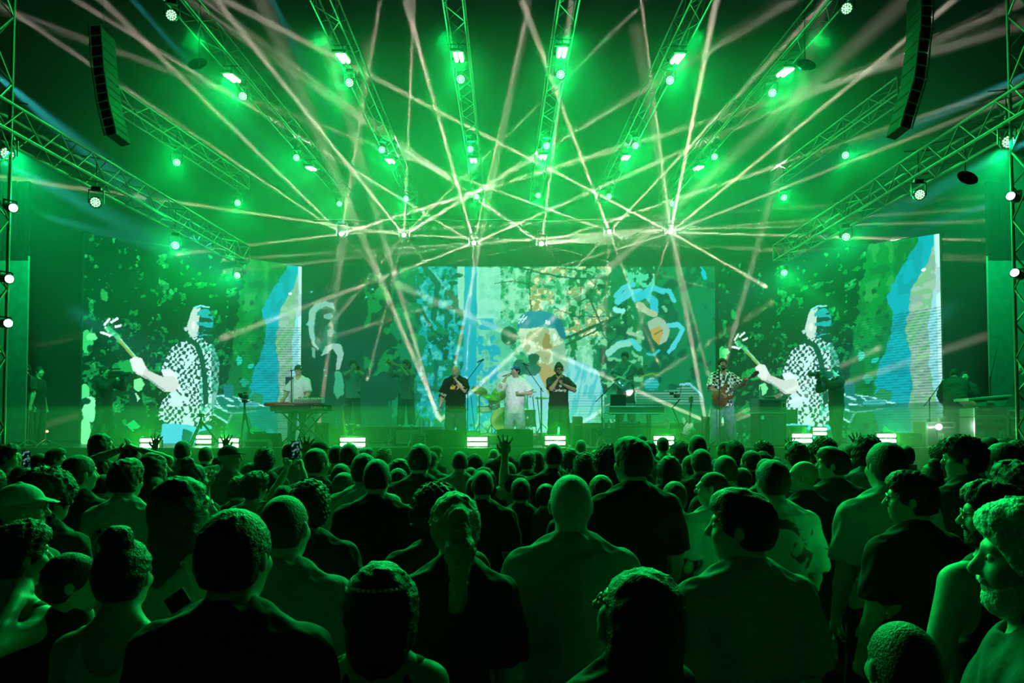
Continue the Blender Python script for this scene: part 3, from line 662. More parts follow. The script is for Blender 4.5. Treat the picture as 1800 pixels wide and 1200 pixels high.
for k, (px, py, Y, rr) in enumerate([(22,365,10.2,.05),(15,490,10.2,.05),(13,568,10.2,.045),(1778,345,10.2,.05),(1785,480,10.2,.05)]):
    p = at(px, py, Y); s = -1 if px < 900 else 1
    side = 'keyboard' if s < 0 else 'bassist'; pos = {365: 'upper', 490: 'middle', 568: 'lowest', 345: 'upper', 480: 'lower'}[py]
    t = thing('spot_light', f'{pos} cool white spotlight clamped to the tower on the {side} side', 'stage light', M=aim_M(p, (-s * .75, -.5, -.25 + .1 * k)), group='cool white tower spotlights')
    MB().lathe([(.04, -.2), (.06, -.15), (.065, 0), (.07, .02)], 16, Matrix.Rotation(R(90), 4, 'X')).obj('lamp_head', DRK, t, True)
    MB().rod((0, -.018, 0), (0, -.03, 0), .055, seg=16).obj('lens', COOL, t)
    MB().box((0, .12, .09), (.16, .03, .02)).box((-.08, .1, .04), (.012, .03, .1)).box((.08, .1, .04), (.012, .03, .1)).obj('yoke', DRK, t)
# reflector dishes seen beside a few lamps
for k, (px, py, Y) in enumerate([(350,118,13.5),(1415,120,13.5),(1697,318,12.8)]):
    o = MB().lathe([(.02, 0), (.12, .02), (.17, .07), (.175, .075), (.12, .03), (.02, .012)], 24, Matrix.Translation(at(px, py, Y)) @ Matrix.Rotation(R(60), 4, 'X')).obj('moving_head_lamp', mat('glossy_black', (.02, .02, .02), .12), smooth=True); q = at(px, py, Y); MB().rod(q, q + Vector((0, 0, 1.0 if k == 2 else .75 + (9.2 - q.z))), .012).obj('hanging_rod', BLK, o)
    tag(o, ['unlit glossy round lamp under the first overhead truss', 'unlit glossy round lamp under the last overhead truss', 'unlit glossy round lamp under the low bassist-side truss'][k], 'stage light')
# ================================================================ LED screens with their live pictures
def lin(c): c = np.asarray(c, float) / 255.0; return np.where(c <= .04045, c / 12.92, ((c + .055) / 1.055) ** 2.4)
def vnoise(x, y, seed=0):
    rs = np.random.RandomState(seed); T = rs.rand(256, 256); xi = np.floor(x).astype(int); yi = np.floor(y).astype(int)
    fx = x - xi; fy = y - yi; fx = fx * fx * (3 - 2 * fx); fy = fy * fy * (3 - 2 * fy); g = lambda a, b: T[a % 256, b % 256]
    return (g(xi, yi) * (1 - fx) + g(xi + 1, yi) * fx) * (1 - fy) + (g(xi, yi + 1) * (1 - fx) + g(xi + 1, yi + 1) * fx) * fy
def fbm(x, y, s, seed=0, o=3):
    v = 0; a = .5; tot = 0
    for k in range(o): v = v + a * vnoise(x / s * 2 ** k, y / s * 2 ** k, seed + k); tot += a; a *= .5
    return v / tot
class Canvas:
    def __init__(s, X, Y): s.X = X; s.Y = Y; s.C = np.zeros((len(X), 3)); s.dx = (fbm(X, Y, 9, 91) - .5); s.dy = (fbm(X, Y, 9, 95) - .5)
    def fill(s, m, c, a=1.0):
        m = (m.astype(float) * a)[:, None]; s.C = s.C * (1 - m) + np.array(c, float) * m
    def inpoly(s, pts, j=0.0):
        X = s.X + s.dx * j; Y = s.Y + s.dy * j; ins = np.zeros(len(X), bool); n = len(pts)
        for i in range(n):
            x1, y1 = pts[i]; x2, y2 = pts[(i + 1) % n]
            if y1 == y2: continue
            c = ((y1 > Y) != (y2 > Y)) & (X < (x2 - x1) * (Y - y1) / (y2 - y1) + x1); ins ^= c
        return ins
    def poly(s, pts, c, a=1.0, j=3.0, where=None):
        m = s.inpoly(pts, j); m = m if where is None else m & where; s.fill(m, c, a); return m
    def ell(s, cx, cy, rx, ry, c, a=1.0, j=2.0, where=None):
        m = (((s.X + s.dx * j - cx) / rx) ** 2 + ((s.Y + s.dy * j - cy) / ry) ** 2) < 1; m = m if where is None else m & where; s.fill(m, c, a); return m
    def line(s, pts, w, c, a=1.0, j=2.0, where=None):
        X = s.X + s.dx * j; Y = s.Y + s.dy * j; m = np.zeros(len(X), bool)
        for (x1, y1), (x2, y2) in zip(pts[:-1], pts[1:]):
            dx, dy = x2 - x1, y2 - y1; t = np.clip(((X - x1) * dx + (Y - y1) * dy) / (dx * dx + dy * dy + 1e-9), 0, 1)
            m |= ((X - x1 - t * dx) ** 2 + (Y - y1 - t * dy) ** 2) < (w / 2) ** 2
        if where is not None: m &= where
        s.fill(m, c, a); return m
def rotc(X, Y, a): c, s = math.cos(a), math.sin(a); return X * c + Y * s, -X * s + Y * c
def paint_side(X, Y):
    c = Canvas(X, Y); n1 = fbm(X, Y, 17, 3); n2 = fbm(X, Y, 9, 13); n3 = fbm(X, Y * .6, 12, 23)
    c.fill(np.ones(len(X)), (0, 20, 10)); c.fill(fbm(X, Y, 60, 5) > .5, (0, 34, 16))
    dens = np.clip((Y - 430) / 260, 0, 1) * .16 + np.clip((X - 380) / 60, 0, 1) * .05
    m = (fbm(X, Y, 10, 33) > .70 - dens * .75) & (n1 > .40); c.fill(m, (8, 118, 52)); c.fill(m & (n2 > .62), (30, 160, 84)); c.fill((n2 > .70) & (Y > 560), (12, 96, 44)); c.fill((n2 < .32) & m, (0, 26, 14))
    # greenery band, cyan band, stone band, pale light at the edge
    wob = (fbm(X, Y, 30, 41) - .5) * 26 + (fbm(X, Y, 8, 43) - .5) * 16
    bx = 445 - 30 * np.clip((Y - 440) / 90, 0, 1) - 14 * np.clip((Y - 560) / 100, 0, 1)
    g = X + wob * .8 > bx; c.fill(g, (4, 122, 44)); c.fill(g & (n3 > .56), (6, 100, 38)); c.fill(g & (n2 < .36) & (Y > 520), (2, 74, 32)); c.fill(g & (n3 < .34), (30, 140, 60))
    cx_ = 508 - 45 * np.clip((Y - 465) / 80, 0, 1) + 4 * np.sin(Y / 30) - 22 * np.clip((Y - 600) / 80, 0, 1)
    b = X + wob * .45 > cx_; c.fill(b, (8, 150, 166)); c.fill(b & (n3 > .6), (10, 136, 150))
    ex = 520 - 27 * np.clip((Y - 480) / 60, 0, 1) + 6 * np.sin(Y / 37 + 1) - 12 * np.clip((Y - 650) / 60, 0, 1)
    d = X + wob * .35 > ex; c.fill(d, (120, 156, 142)); c.fill(d & (n3 > .52), (106, 168, 122)); c.fill(d & (n2 > .6), (136, 172, 154))
    e = X + wob * .3 > 519 - 6 * np.sin(Y / 45); c.fill(e, (128, 196, 206)); c.fill(X > 524.5, (176, 220, 214)); c.fill(e & (n3 < .4) & (Y < 640), (150, 186, 190))
    c.ell(510, 516, 3, 2, (235, 255, 250), j=0)
    # people far away in the picture
    for (x, y, w_, h, col) in ((152,600,10,20,(40,190,96)),(160,592,9,8,(90,216,130)),(148,690,10,14,(70,210,120)),(158,720,14,22,(120,228,160)),(150,760,12,26,(110,224,150)),(243,676,9,11,(110,214,140)),(226,645,20,12,(20,150,66)),
                               (420,634,6,9,(30,190,160)),(440,643,5,5,(30,190,170)),(430,672,9,8,(20,150,120)),(452,700,12,10,(30,130,80)),(205,650,7,10,(10,120,56)),(185,520,6,8,(30,150,70))):
        c.ell(x, y, w_, h, col, j=8); 
    c.ell(158, 612, 5, 6, (2, 50, 26)); c.ell(150, 705, 9, 6, (0, 60, 34)); c.poly([(228,690),(248,690),(262,740),(222,745)], (1, 40, 22)); c.poly([(238,688),(246,700),(241,706)], (150, 230, 180))
    # table of equipment
    c.poly([(356,702),(395,690),(470,716),(410,728)], (20, 110, 96)); c.poly([(356,703),(405,728),(400,742),(358,718)], (6, 92, 60))
    for L in (([(356,702),(408,727)], 3.5), ([(408,727),(450,722)], 2.5), ([(358,718),(399,742)], 3), ([(408,727),(400,742)], 4), ([(362,712),(378,719)], 1.6), ([(356,702),(395,694),(440,704)], 2), ([(440,706),(468,714)], 3), ([(362,706),(372,712)],5), ([(376,700),(388,716)],3), ([(392,696),(410,706)],4), ([(400,712),(420,716)],3), ([(420,702),(432,712)],2.4)):
        c.line(L[0], L[1], (150, 226, 220))
    c.poly([(392,676),(410,676),(410,698),(394,698)], (16, 110, 112)); c.ell(438, 712, 18, 6, (60, 160, 160))
    c.poly([(466,760),(474,750),(486,762),(478,772)], (70, 190, 196))
    # lower scan lines of the panels
    sl = (Y > 575) & (X > 375) & (np.mod(Y, 4.2) < 1.5); c.fill(sl, (4, 60, 60), .42); c.fill((Y > 715) & (X > 400), (2, 60, 44), .5)
    # the bassist seen from behind
    c.poly([(286,745),(276,800),(375,800),(372,748),(330,740)], (70, 176, 206)); c.poly([(322,752),(338,760),(330,800),(316,800)], (6, 60, 74)); c.poly([(348,760),(376,752),(378,800),(350,800)], (4, 62, 52))
    sh = [(318,600),(334,591),(352,588),(368,594),(379,612),(386,640),(384,676),(378,712),(372,738),(352,752),(330,746),(300,744),(280,738),(278,722),(286,704),(300,690),(306,680),(300,668),(290,664),(283,650),(292,628),(302,610)]
    m = c.poly(sh, (178, 222, 218), j=2)
    u, v = rotc(X + (n2 - .5) * 12, Y + (n1 - .5) * 14, .18)
    chk = ((np.floor(u / 5.4) + np.floor(v / 6.6)) % 2 == 0); big = (np.floor(u / 9.2) % 2 == 0) | (n1 > .60)
    c.fill(m & chk & (fbm(X, Y, 22, 61) < .60), (14, 56, 54)); c.fill(m & (X > 352) & (n2 > .5), (60, 196, 160), .55); c.fill(m & (X > 372), (4, 92, 66), .45)
    c.poly([(284,652),(300,646),(312,664),(318,690),(300,680),(290,668)], (206, 236, 232)); c.line([(296,668),(318,694)], 3, (8, 60, 54))
    c.line([(331,596),(346,606),(354,628),(360,664),(362,706)], 9.5, (4, 56, 46), j=.6)
    # arm, hand, neck of the instrument
    c.poly([(250,634),(262,652),(286,662),(306,660),(316,676),(306,690),(288,688),(262,668),(238,656)], (188, 200, 194), j=1.2); c.line([(252,660),(290,686)], 2.5, (120, 150, 140))
    c.line([(206,592),(242,634)], 6.5, (120, 152, 60), j=0); c.line([(208,591),(242,631)], 2.2, (120, 214, 170), j=0)
    c.poly([(228,632),(238,626),(250,630),(256,646),(250,658),(234,652)], (206, 220, 214), j=1)
    for p in (((184,570),(192,561)),((196,566),(206,560)),((178,584),(190,588)),((203,574),(212,572)),((192,590),(200,586)),((186,576),(190,582))): c.line(p, 4.2, (214, 240, 226), j=0)
    c.line([(190,578),(207,592)], 9, (60, 190, 120), .8, j=1)
    # head
    c.ell(352, 566, 23, 28, (12, 42, 44), j=2); c.poly([(341,540),(336,548),(329,572),(331,586),(338,594),(348,590),(350,560),(352,541)], (176, 200, 194), j=1)
    hw = (((X - 352) / 23) ** 2 + ((Y - 566) / 28) ** 2 < 1) & (X > 346); c.fill(hw & (fbm(X * .6, Y * 1.6, 9, 77) > .56), (30, 150, 158)); c.line([(341,541),(352,537),(368,540)], 3, (120, 214, 214)); c.ell(340, 572, 3.4, 7, (210, 224, 216), j=0); c.ell(327, 578, 3, 4, (160, 196, 186), j=0)
    c.poly([(352,590),(372,590),(376,606),(362,602)], (6, 48, 44))
    return c.C
def paint_mid(X, Y):
    c = Canvas(X, Y); n1 = fbm(X, Y, 20, 103); n2 = fbm(X, Y, 9, 113); n3 = fbm(X, Y, 34, 123); st = fbm(X * 1.5, Y * .5, 14, 131)
    c.fill(np.ones(len(X)), (0, 34, 24))
    # woodland behind the subject
    g = X + (n3 - .5) * 60 > 700; c.fill(g, (2, 104, 62)); c.fill(g & (n1 < .42), (0, 62, 44)); c.fill((X > 640) & ~g & (n1 > .6) & (Y > 480) & (Y < 660), (8, 110, 50))
    cy = (X + (n3 - .5) * 40 > 735) & (X < 1000); c.fill(cy & (n2 > .50), (8, 140, 150)); c.fill(cy & (n2 > .66), (60, 170, 160)); c.fill(cy & (st < .34), (0, 84, 66))
    b = (X + (n1 - .5) * 14 > 836) & (X < 1060 + (n3 - .5) * 60); c.fill(b, (92, 178, 136)); c.fill(b & (n2 > .55), (128, 202, 166)); c.fill(b & (n1 < .40), (40, 150, 96)); c.fill(b & (n2 < .36), (16, 118, 70))
    c.poly([(803,467),(842,467),(842,560),(806,540)], (126, 196, 172)); c.poly([(817,467),(838,467),(838,745),(812,745)], (14, 150, 168)); c.poly([(838,470),(880,470),(880,560),(842,600)], (130, 206, 186), .8); c.poly([(838,560),(900,560),(905,745),(845,745)], (90, 182, 158), .7, j=14)
    c.fill((X > 812) & (X < 880) & (Y > 560) & (n2 > .57), (20, 150, 170))
    t = b & (X > 930) & (Y < 590) & (n1 > .52) & (n2 > .45); c.fill(t, (134, 140, 84)); c.fill(t & (n2 > .6), (190, 214, 170)); c.fill((X > 925) & (X < 950) & (Y > 470) & (Y < 560) & (n1 < .52), (4, 110, 62))
    d = (X > 1000) & (X < 1130) & (n1 < .52); c.fill(d, (2, 96, 48)); c.fill(d & (n2 > .56), (90, 178, 128)); c.fill((X > 1030) & (X < 1100) & (Y > 500) & (n1 < .36), (0, 44, 32))
    c.fill((X > 1100) & (X < 1150) & (Y < 505) & (n2 > .47), (70, 190, 150)); c.fill((X > 1100) & (X < 1150) & (Y < 505) & (n1 > .57), (20, 160, 70))
    # branches
    for p, w_ in (([(905,468),(960,482),(1010,490),(1060,489)],3.4),([(1060,489),(1070,489)],5),([(980,470),(1040,478),(1062,490)],2),([(1036,490),(1047,500),(1036,522),(1020,530)],2.4),([(1035,520),(1052,560),(1062,590),(1078,612)],3),([(960,598),(1000,592),(1050,570),(1086,556)],5),
                  ([(995,606),(1040,585),(1090,552)],3),([(975,540),(1010,556),(1060,556),(1090,550)],2),([(740,540),(760,580),(790,600)],5),([(870,498),(905,494),(930,500)],2),([(1068,610),(1074,600),(1110,568)],3),([(935,470),(930,500),(935,560)],2),([(745,467),(770,500),(762,560)],10),
                  ([(1022,500),(1018,560)],2),([(1078,640),(1050,680),(1030,700)],3),([(1100,530),(1100,600)],4)):
        c.line(p, w_, (0, 52, 38), .85, j=3)
    for p in ((806,484),(796,497)): c.ell(p[0], p[1], 8, 4, (10, 60, 48))
    # left: pale face half in shadow
    c.poly([(541,566),(543,545),(552,534),(570,529),(588,534),(596,552),(592,580),(594,600),(584,616),(566,618),(552,606),(544,590)], (26, 92, 70), j=4); c.poly([(541,572),(543,546),(553,534),(572,529),(586,533),(590,545),(572,538),(558,545),(552,570),(553,600),(560,616),(549,606)], (120, 172, 158), j=4)
    c.poly([(556,548),(574,542),(584,560),(572,575),(566,600),(554,590)], (0, 40, 26), j=5); c.ell(578, 556, 9, 5, (96, 150, 138), j=5); c.poly([(574,580),(584,578),(594,588),(588,594),(576,590)], (110, 150, 138), j=3); c.ell(588, 590, 6, 6, (20, 104, 62), j=4)
    c.poly([(564,626),(572,608),(586,602),(600,606),(604,622),(598,648),(590,650),(594,626),(584,614),(574,622)], (130, 170, 160), j=4); c.poly([(548,610),(554,612),(554,630),(549,626)], (90, 150, 130), j=2)
    c.poly([(590,650),(602,655),(604,690),(594,700),(586,690)], (52, 146, 108), j=6); c.fill((X > 560) & (X < 800) & (Y > 655) & (np.mod(Y, 4.4) < 1.3), (20, 130, 80), .35)
    for p in ((548,513),(644,522),(655,508),(570,650),(573,660),(540,570)): c.ell(p[0], p[1], 2.2, 1.8, (40, 180, 170), j=0)
    for p in ((665,515),(672,508),(680,520),(700,500),(712,478),(700,545),(716,556),(730,590)): c.ell(p[0], p[1], 9, 8, (30, 140, 70), .8, j=14)
    # subject with the cap
    c.poly([(1000,628),(1030,640),(1052,652),(1060,690),(1052,720),(1034,760),(990,760),(985,700),(990,660)], (120, 196, 196), j=2); c.poly([(926,660),(960,640),(990,700),(990,760),(940,760),(925,700)], (120, 190, 196), j=2)
    sm = c.inpoly([(1000,628),(1030,640),(1052,652),(1060,690),(1052,720),(1034,760),(990,760),(985,700),(990,660)], 2); c.fill(sm & (fbm(X * 2 + Y * .5, Y * .35, 10, 151) > .54), (60, 172, 180), .8)
    c.poly([(938,628),(992,640),(985,690),(965,695),(948,660)], (150, 142, 84), j=2); c.poly([(912,577),(960,578),(978,578),(990,600),(998,640),(985,660),(960,640),(938,640),(926,622),(916,604)], (140, 158, 116), j=1.5)
    fm = c.inpoly([(912,577),(960,578),(978,578),(990,600),(998,640),(985,660),(960,640),(938,640),(926,622),(916,604)], 1.5); c.fill(fm & (n2 > .53), (176, 206, 172)); c.fill(fm & (n1 < .36), (128, 118, 62)); c.poly([(970,615),(992,600),(1000,650),(988,660),(972,640)], (110, 166, 140), .8)
    c.poly([(908,576),(914,556),(928,547),(950,545),(972,551),(986,564),(994,584),(994,600),(984,590),(976,577),(950,574),(925,578)], (24, 120, 140), j=1); c.poly([(972,552),(988,564),(995,596),(984,592),(976,576)], (6, 92, 116), j=1)
    for p in (((912,568),(922,553)),((917,567),(926,556)),((913,561),(925,560))): c.line(p, 1.6, (206, 236, 236), j=0)
    for k in range(3): c.line([(960 + k * 3, 569), (960 + k * 3, 563 + k)], 1.8, (214, 236, 232), j=0)
    c.ell(895, 590, 14.5, 16.5, (2, 72, 42), j=1); c.ell(893, 586, 7, 6, (20, 96, 60), j=5); c.ell(974, 590, 7, 11, (150, 196, 160), j=1); c.ell(975, 592, 3.4, 6, (214, 232, 214), j=1)
    c.ell(938, 630, 10, 9, (6, 66, 48), j=5); c.ell(934, 648, 16, 12, (10, 70, 60), .8, j=6); c.ell(914, 645, 12, 14, (4, 66, 56), .8, j=5); c.ell(888, 660, 14, 9, (140, 190, 180), .9, j=6)
    # right: figure with a strap
    for p, w_, col in (([(1082,520),(1096,506),(1112,500)],9,(60,180,196)),([(1086,530),(1104,516),(1124,512)],12,(70,184,200)),([(1118,524),(1134,516),(1150,530),(1150,548)],14,(40,172,190)),([(1082,544),(1094,546)],10,(120,214,210)),([(1136,512),(1148,506),(1166,512)],11,(50,178,192)),([(1162,510),(1178,512),(1184,528)],9,(60,184,196)),
                       ([(1124,536),(1140,548),(1150,552)],12,(150,172,140)),([(1104,584),(1120,590),(1130,594)],6,(140,176,150)),([(1092,602),(1110,600),(1124,612)],10,(70,186,190)),([(1070,620),(1086,606),(1104,604)],12,(120,196,178)),([(1176,572),(1192,570),(1201,578),(1192,596),(1176,618)],8,(70,186,200)),
                       ([(1138,622),(1148,624),(1158,616)],4,(30,170,180)),([(1166,540),(1170,545)],6,(90,170,140)),([(1236,478),(1240,488)],8,(20,170,190)),([(1232,468),(1236,474)],3,(20,170,190))):
        c.line(p, w_, col, j=4)
    c.poly([(1138,566),(1156,556),(1168,562),(1178,580),(1172,600),(1158,606),(1148,596),(1142,582)], (140, 170, 150), j=2); c.poly([(1142,580),(1160,572),(1166,584),(1158,606),(1148,596)], (168, 138, 62), j=2); c.line([(1150,588),(1164,580)], 2.5, (60, 90, 60))
    c.ell(1145, 675, 13, 11, (40, 168, 164), j=1); 
    for k in range(4): c.line([(1134, 668 + k * 5), (1157, 668 + k * 5)], 1.4, (14, 112, 118), j=0)
    c.line([(1128,662),(1145,656),(1160,660)], 2.6, (90, 140, 30)); c.line([(1196,676),(1212,674),(1230,690),(1236,702)], 4, (100, 190, 196), j=1)
    s2 = c.inpoly([(1120,688),(1180,686),(1210,676),(1236,700),(1250,745),(1110,745)], 2); c.fill(s2, (10, 96, 66)); c.fill(s2 & (np.mod(Y, 4.6) < 1.8) & (Y < 712), (120, 170, 150), .75); c.poly([(1120,700),(1200,712),(1240,745),(1110,745)], (0, 92, 44), .6)
    c.fill((X > 1000) & (Y > 690) & (X < 1120) & (np.mod(Y, 4.6) < 1.6), (40, 140, 120), .45)
    return c.C
def world_to_px(P):
    y = P[:, 1]; z = P[:, 2] - EYE; f = y * math.cos(TILT) + z * math.sin(TILT); v = -y * math.sin(TILT) + z * math.cos(TILT)
    return CX + F * P[:, 0] / f, CY - F * v / f
def screen(label, A, B, z0, z1, paint, nu, nv, name='led_screen'):
    "A, B: bottom corners on the audience's left and right"
    A = np.array(A, float); B = np.array(B, float); u, v = np.meshgrid(np.linspace(0, 1, nu), np.linspace(0, 1, nv), indexing='ij'); u = u.ravel(); v = v.ravel()
    P = np.zeros((nu * nv, 3)); P[:, 0] = A[0] + (B[0] - A[0]) * u; P[:, 1] = A[1] + (B[1] - A[1]) * u; P[:, 2] = z0 + (z1 - z0) * v
    C = lin(np.clip(paint(u, v, P), 0, 255)) * .95
    base = Vector((A[0], A[1], z0)); t = thing(name, label, 'screen', base)
    me = bpy.data.meshes.new('display'); me.vertices.add(nu * nv); me.vertices.foreach_set('co', (P - np.array(base)).astype(np.float32).ravel())
    i, j = np.meshgrid(np.arange(nu - 1), np.arange(nv - 1), indexing='ij'); i = i.ravel(); j = j.ravel(); q = np.stack([i * nv + j, (i + 1) * nv + j, (i + 1) * nv + j + 1, i * nv + j + 1], 1)
    me.loops.add(q.size); me.loops.foreach_set('vertex_index', q.astype(np.int32).ravel()); me.polygons.add(len(q)); me.polygons.foreach_set('loop_start', np.arange(0, q.size, 4, dtype=np.int32)); me.update(calc_edges=True)
    at_ = me.color_attributes.new('picture', 'FLOAT_COLOR', 'POINT'); at_.data.foreach_set('color', np.concatenate([C, np.ones((len(C), 1))], 1).astype(np.float32).ravel())
    m = bpy.data.materials.new('led_picture'); m.use_nodes = True; b = m.node_tree.nodes['Principled BSDF']; b.inputs['Base Color'].default_value = (.002, .002, .002, 1); b.inputs['Roughness'].default_value = .9; b.inputs['Specular IOR Level'].default_value = .0
    ca = m.node_tree.nodes.new('ShaderNodeVertexColor'); ca.layer_name = 'picture'; m.node_tree.links.new(ca.outputs[0], b.inputs['Emission Color']); b.inputs['Emission Strength'].default_value = SCREEN_GAIN
    me.materials.append(m); link('display', me, t)
    n = Vector((B[1] - A[1], -(B[0] - A[0]), 0)).normalized(); d = Vector(B - A); L = d.length; ang = math.atan2(d.y, d.x); Mr = Matrix.Rotation(ang, 4, 'Z')
    MB().box(Mr @ Vector((L / 2, .10, (z1 - z0) / 2)), (L + .06, .12, z1 - z0 + .06), Mr).obj('cabinet', BLK, t)
    for k in range(5): MB().rod(Mr @ Vector((L * (k + .5) / 5, .3, -z0 + STAGE + .3)), Mr @ Vector((L * (k + .5) / 5, .3, z1 - z0)), .03).obj('support_post', ALU, t)
    return t
SCREEN_GAIN = 1.6
sideL = (143.0, 528.0)
def left_px(u, v, P):     # the picture is authored once, on the screen beside the keyboard player
    A = np.array((-10.79, 18.7)); B = np.array((-6.32, 22.5)); Q = np.stack([A[0] + (B[0] - A[0]) * u, A[1] + (B[1] - A[1]) * u, P[:, 2]], 1)
    X, Y = world_to_px(Q); return paint_side(X, Y)
ZT = 6.98
screen('tall LED screen beside the keyboard player showing the bassist from behind', (-10.79, 18.7, 0), (-6.32, 22.5, 0), 1.62, ZT, left_px, 330, 280)
screen('tall LED screen on the bassist\'s side repeating the bassist from behind', (6.45, 22.5, 0), (11.0, 18.7, 0), 1.62, ZT, left_px, 330, 280)
screen('wide central LED screen showing a man in a cap before trees', (-6.9, 24.0, 0), (6.75, 24.0, 0), 1.62, 7.32, lambda u, v, P: paint_mid(*world_to_px(P)), 560, 230)
# ================================================================ instruments and stage gear
def on_stage(px, Y, z=STAGE): return Vector(((px - CX) / F * (Y / math.cos(TILT)) * (1 + 0.0), Y, z))
def microphone(label, M, cable=True):
    t = thing('microphone', label, 'microphone', M=M)
    MB().rod((0, 0, -.17), (0, 0, 0), .011, .018, 10).obj('handle', DRK, t); MB().ball((0, 0, .025), .028, 12, 8).obj('grille', mat('mic_mesh', (.35, .36, .37), .35, .8), t, True)
    return t
def mic_stand(label, px, Y, z, h, boom=None, mic=True, base='tripod', lit=None):
    p = on_stage(px, Y, z); t = thing('microphone_stand', label, 'microphone stand', p); m = lit or BLK
    MB().rod((0, 0, .06), (0, 0, h), .011).obj('pole', m, t)
    if base == 'tripod':
        for k in range(3): a = k * 2.094 + .5; MB().rod((0, 0, .16), (.30 * math.cos(a), .30 * math.sin(a), .012), .010, seg=6).obj('leg', m, t)
    else: MB().lathe([(.14, 0), (.14, .015), (.03, .03), (.02, .07)], 20).obj('base', m, t)
    e = Vector((0, -.02, h))
    MB().box((0, 0, h * .55), (.035, .035, .06), bev=.008).obj('clutch', m, t)
    if boom:
        dx, dy, dz, back = boom; d = Vector((dx, dy, dz)); MB().rod(e - d.normalized() * back, e + d, .009, seg=6).obj('boom_arm', m, t); MB().ball(e, .022, 8, 6).obj('boom_joint', m, t); e = e + d
    if mic:
        d = Vector((0, -.05, .05)) if not boom else Vector((boom[0], 0, boom[2])).normalized() * .05
        Q = (Vector((0, .9, .5)) if not boom else Vector((boom[0], .3, boom[2] * .4))).normalized().to_track_quat('Z', 'Y').to_matrix().to_4x4(); Q.translation = e + t.location + d * .3
        microphone('microphone clipped to the ' + label, Q)
    return t
mic_stand('slim stand before the keyboard player', 512, 15.9, STAGE, 1.63, boom=(.14, .12, .06, .0))
mic_stand('straight stand between the two horn players', 687, 19.3, STAGE, 1.95, mic=False, lit=mat('stand_grey', (.2, .22, .22), .3, .7))
mic_stand('tall boom stand behind the bald singer', 822, 17.6, STAGE, 1.55, boom=(.34, 0, .46, .25))
mic_stand('tall boom stand between the capped singer and the headphone singer', 951, 17.8, STAGE, 1.35, boom=(-.42, 0, .60, .1))
mic_stand('boom stand in front of the back guitarist', 1058, 16.4, STAGE, 1.12, boom=(.36, 0, .36, .2), base='round')
mic_stand('straight stand before the bassist', 1265, 14.95, STAGE, 1.60)
mic_stand('boom stand before the flight cases with the hot lamp', 1634, 15.6, STAGE, 1.02, boom=(.27, 0, .36, .22))
mic_stand('tall dim stand before the bright mixing desk lid', 1741, 14.9, STAGE, 1.42, boom=(.14, 0, .55, .0), mic=False)
mic_stand('short leaning stand by the grey display panel', 722, 16.2, STAGE, .30, boom=(.22, 0, .50, .1), mic=False, lit=ALU)
mic_stand('dim straight stand beside the side drape', 50, 15.0, STAGE, 1.1, mic=False, lit=mat('stand_grey', ()))
mic_stand('dim stand with a small red lamp', 81, 15.2, STAGE, .85, mic=False, lit=mat('stand_grey', ()))
rl = MB().ball(at(83, 758, 15.2), .022, 10, 8).obj('indicator_lamp', mat('red_lamp', (.3, .1, .05), emit=(1, .35, .18), es=14.0)); tag(rl, 'small glowing red-orange lamp clipped to a dim stand', 'lamp')

# ---- keyboards on crossed stands
kx = at(530, 722, 15.6).x
t = thing('keyboard_stand', 'black crossed-tube keyboard stand holding three keyboards', 'keyboard stand', (kx, 15.6, STAGE))
for a, b in (((-.42,-.18,0),(.30,-.18,.72)),((.36,-.18,0),(-.36,-.18,.72)),((-.2,.18,0),(.42,.18,.72)),((.55,.18,0),(-.30,.18,.72)),((-.05,-.22,0),(.16,-.22,.72)),((.62,-.2,0),(.28,-.2,.62))):
    MB().rod(a, b, .018, seg=8).obj('tube', BLK, t)
MB().rod((-.5, -.2, .72), (.5, -.2, .72), .016).obj('top_bar', BLK, t); MB().rod((-.5, .2, .72), (.5, .2, .72), .016).obj('top_bar', BLK, t)
def keyboard(name, label, c, d, body, keys=True, rz=0.0, text=None, tilt=0.0):
    M = Matrix.Translation(c) @ Matrix.Rotation(rz, 4, 'Z') @ Matrix.Rotation(tilt, 4, 'X'); t = thing(name, label, 'keyboard', M=M)
    MB().box((0, 0, 0), d, bev=.012).obj('casing', body, t)
    if keys:
        g = MB().box((0, .04, d[2] / 2 + .006), (d[0] * .92, .13, .012)).obj('white_keys', WHT, t); k = MB()
        n = int(d[0] / .033); 
        for i in range(n):
            if i % 7 not in (2, 6): k.box((-d[0] * .46 + (i + 1) * d[0] * .92 / n, .065, d[2] / 2 + .018), (.012, .08, .014))
        o = k.obj('black_keys', BLK, t); o['kind'] = 'stuff'
    g = MB()
    for i in range(10): g.rod((-d[0] * .35 + i * d[0] * .075, -.08, d[2] / 2), (-d[0] * .35 + i * d[0] * .075, -.08, d[2] / 2 + .02), .009, seg=8)
    o = g.obj('control_knobs', GRY, t); o['kind'] = 'stuff'
    if text: lettering(text[0], t, text[1], (d[0] / 2 - .42, -d[1] / 2 - .003, -.018), WHT)
    return t
def lettering(s, parent, size, loc, m, rot=(math.pi / 2, 0, 0), name='lettering', align='LEFT', ext=.001, shear=0.0):
    cu = bpy.data.curves.new(name, 'FONT'); cu.body = s; cu.size = size; cu.extrude = ext; cu.align_x = align; cu.shear = shear; cu.materials.append(m)
    o = bpy.data.objects.new(name, cu); COL.objects.link(o); dg = bpy.context.evaluated_depsgraph_get(); me = bpy.data.meshes.new_from_object(o.evaluated_get(dg)); bpy.data.objects.remove(o)
    if not me.materials: me.materials.append(m)
    o = link(name, me, parent); o.location = loc; o.rotation_euler = rot; return o
keyboard('synthesizer', 'long black keyboard with white model lettering on its back edge', (at(535, 722, 15.6).x, 15.5, STAGE + .81), (1.28, .36, .125), BLK, text=('JUPITER-80', .07))
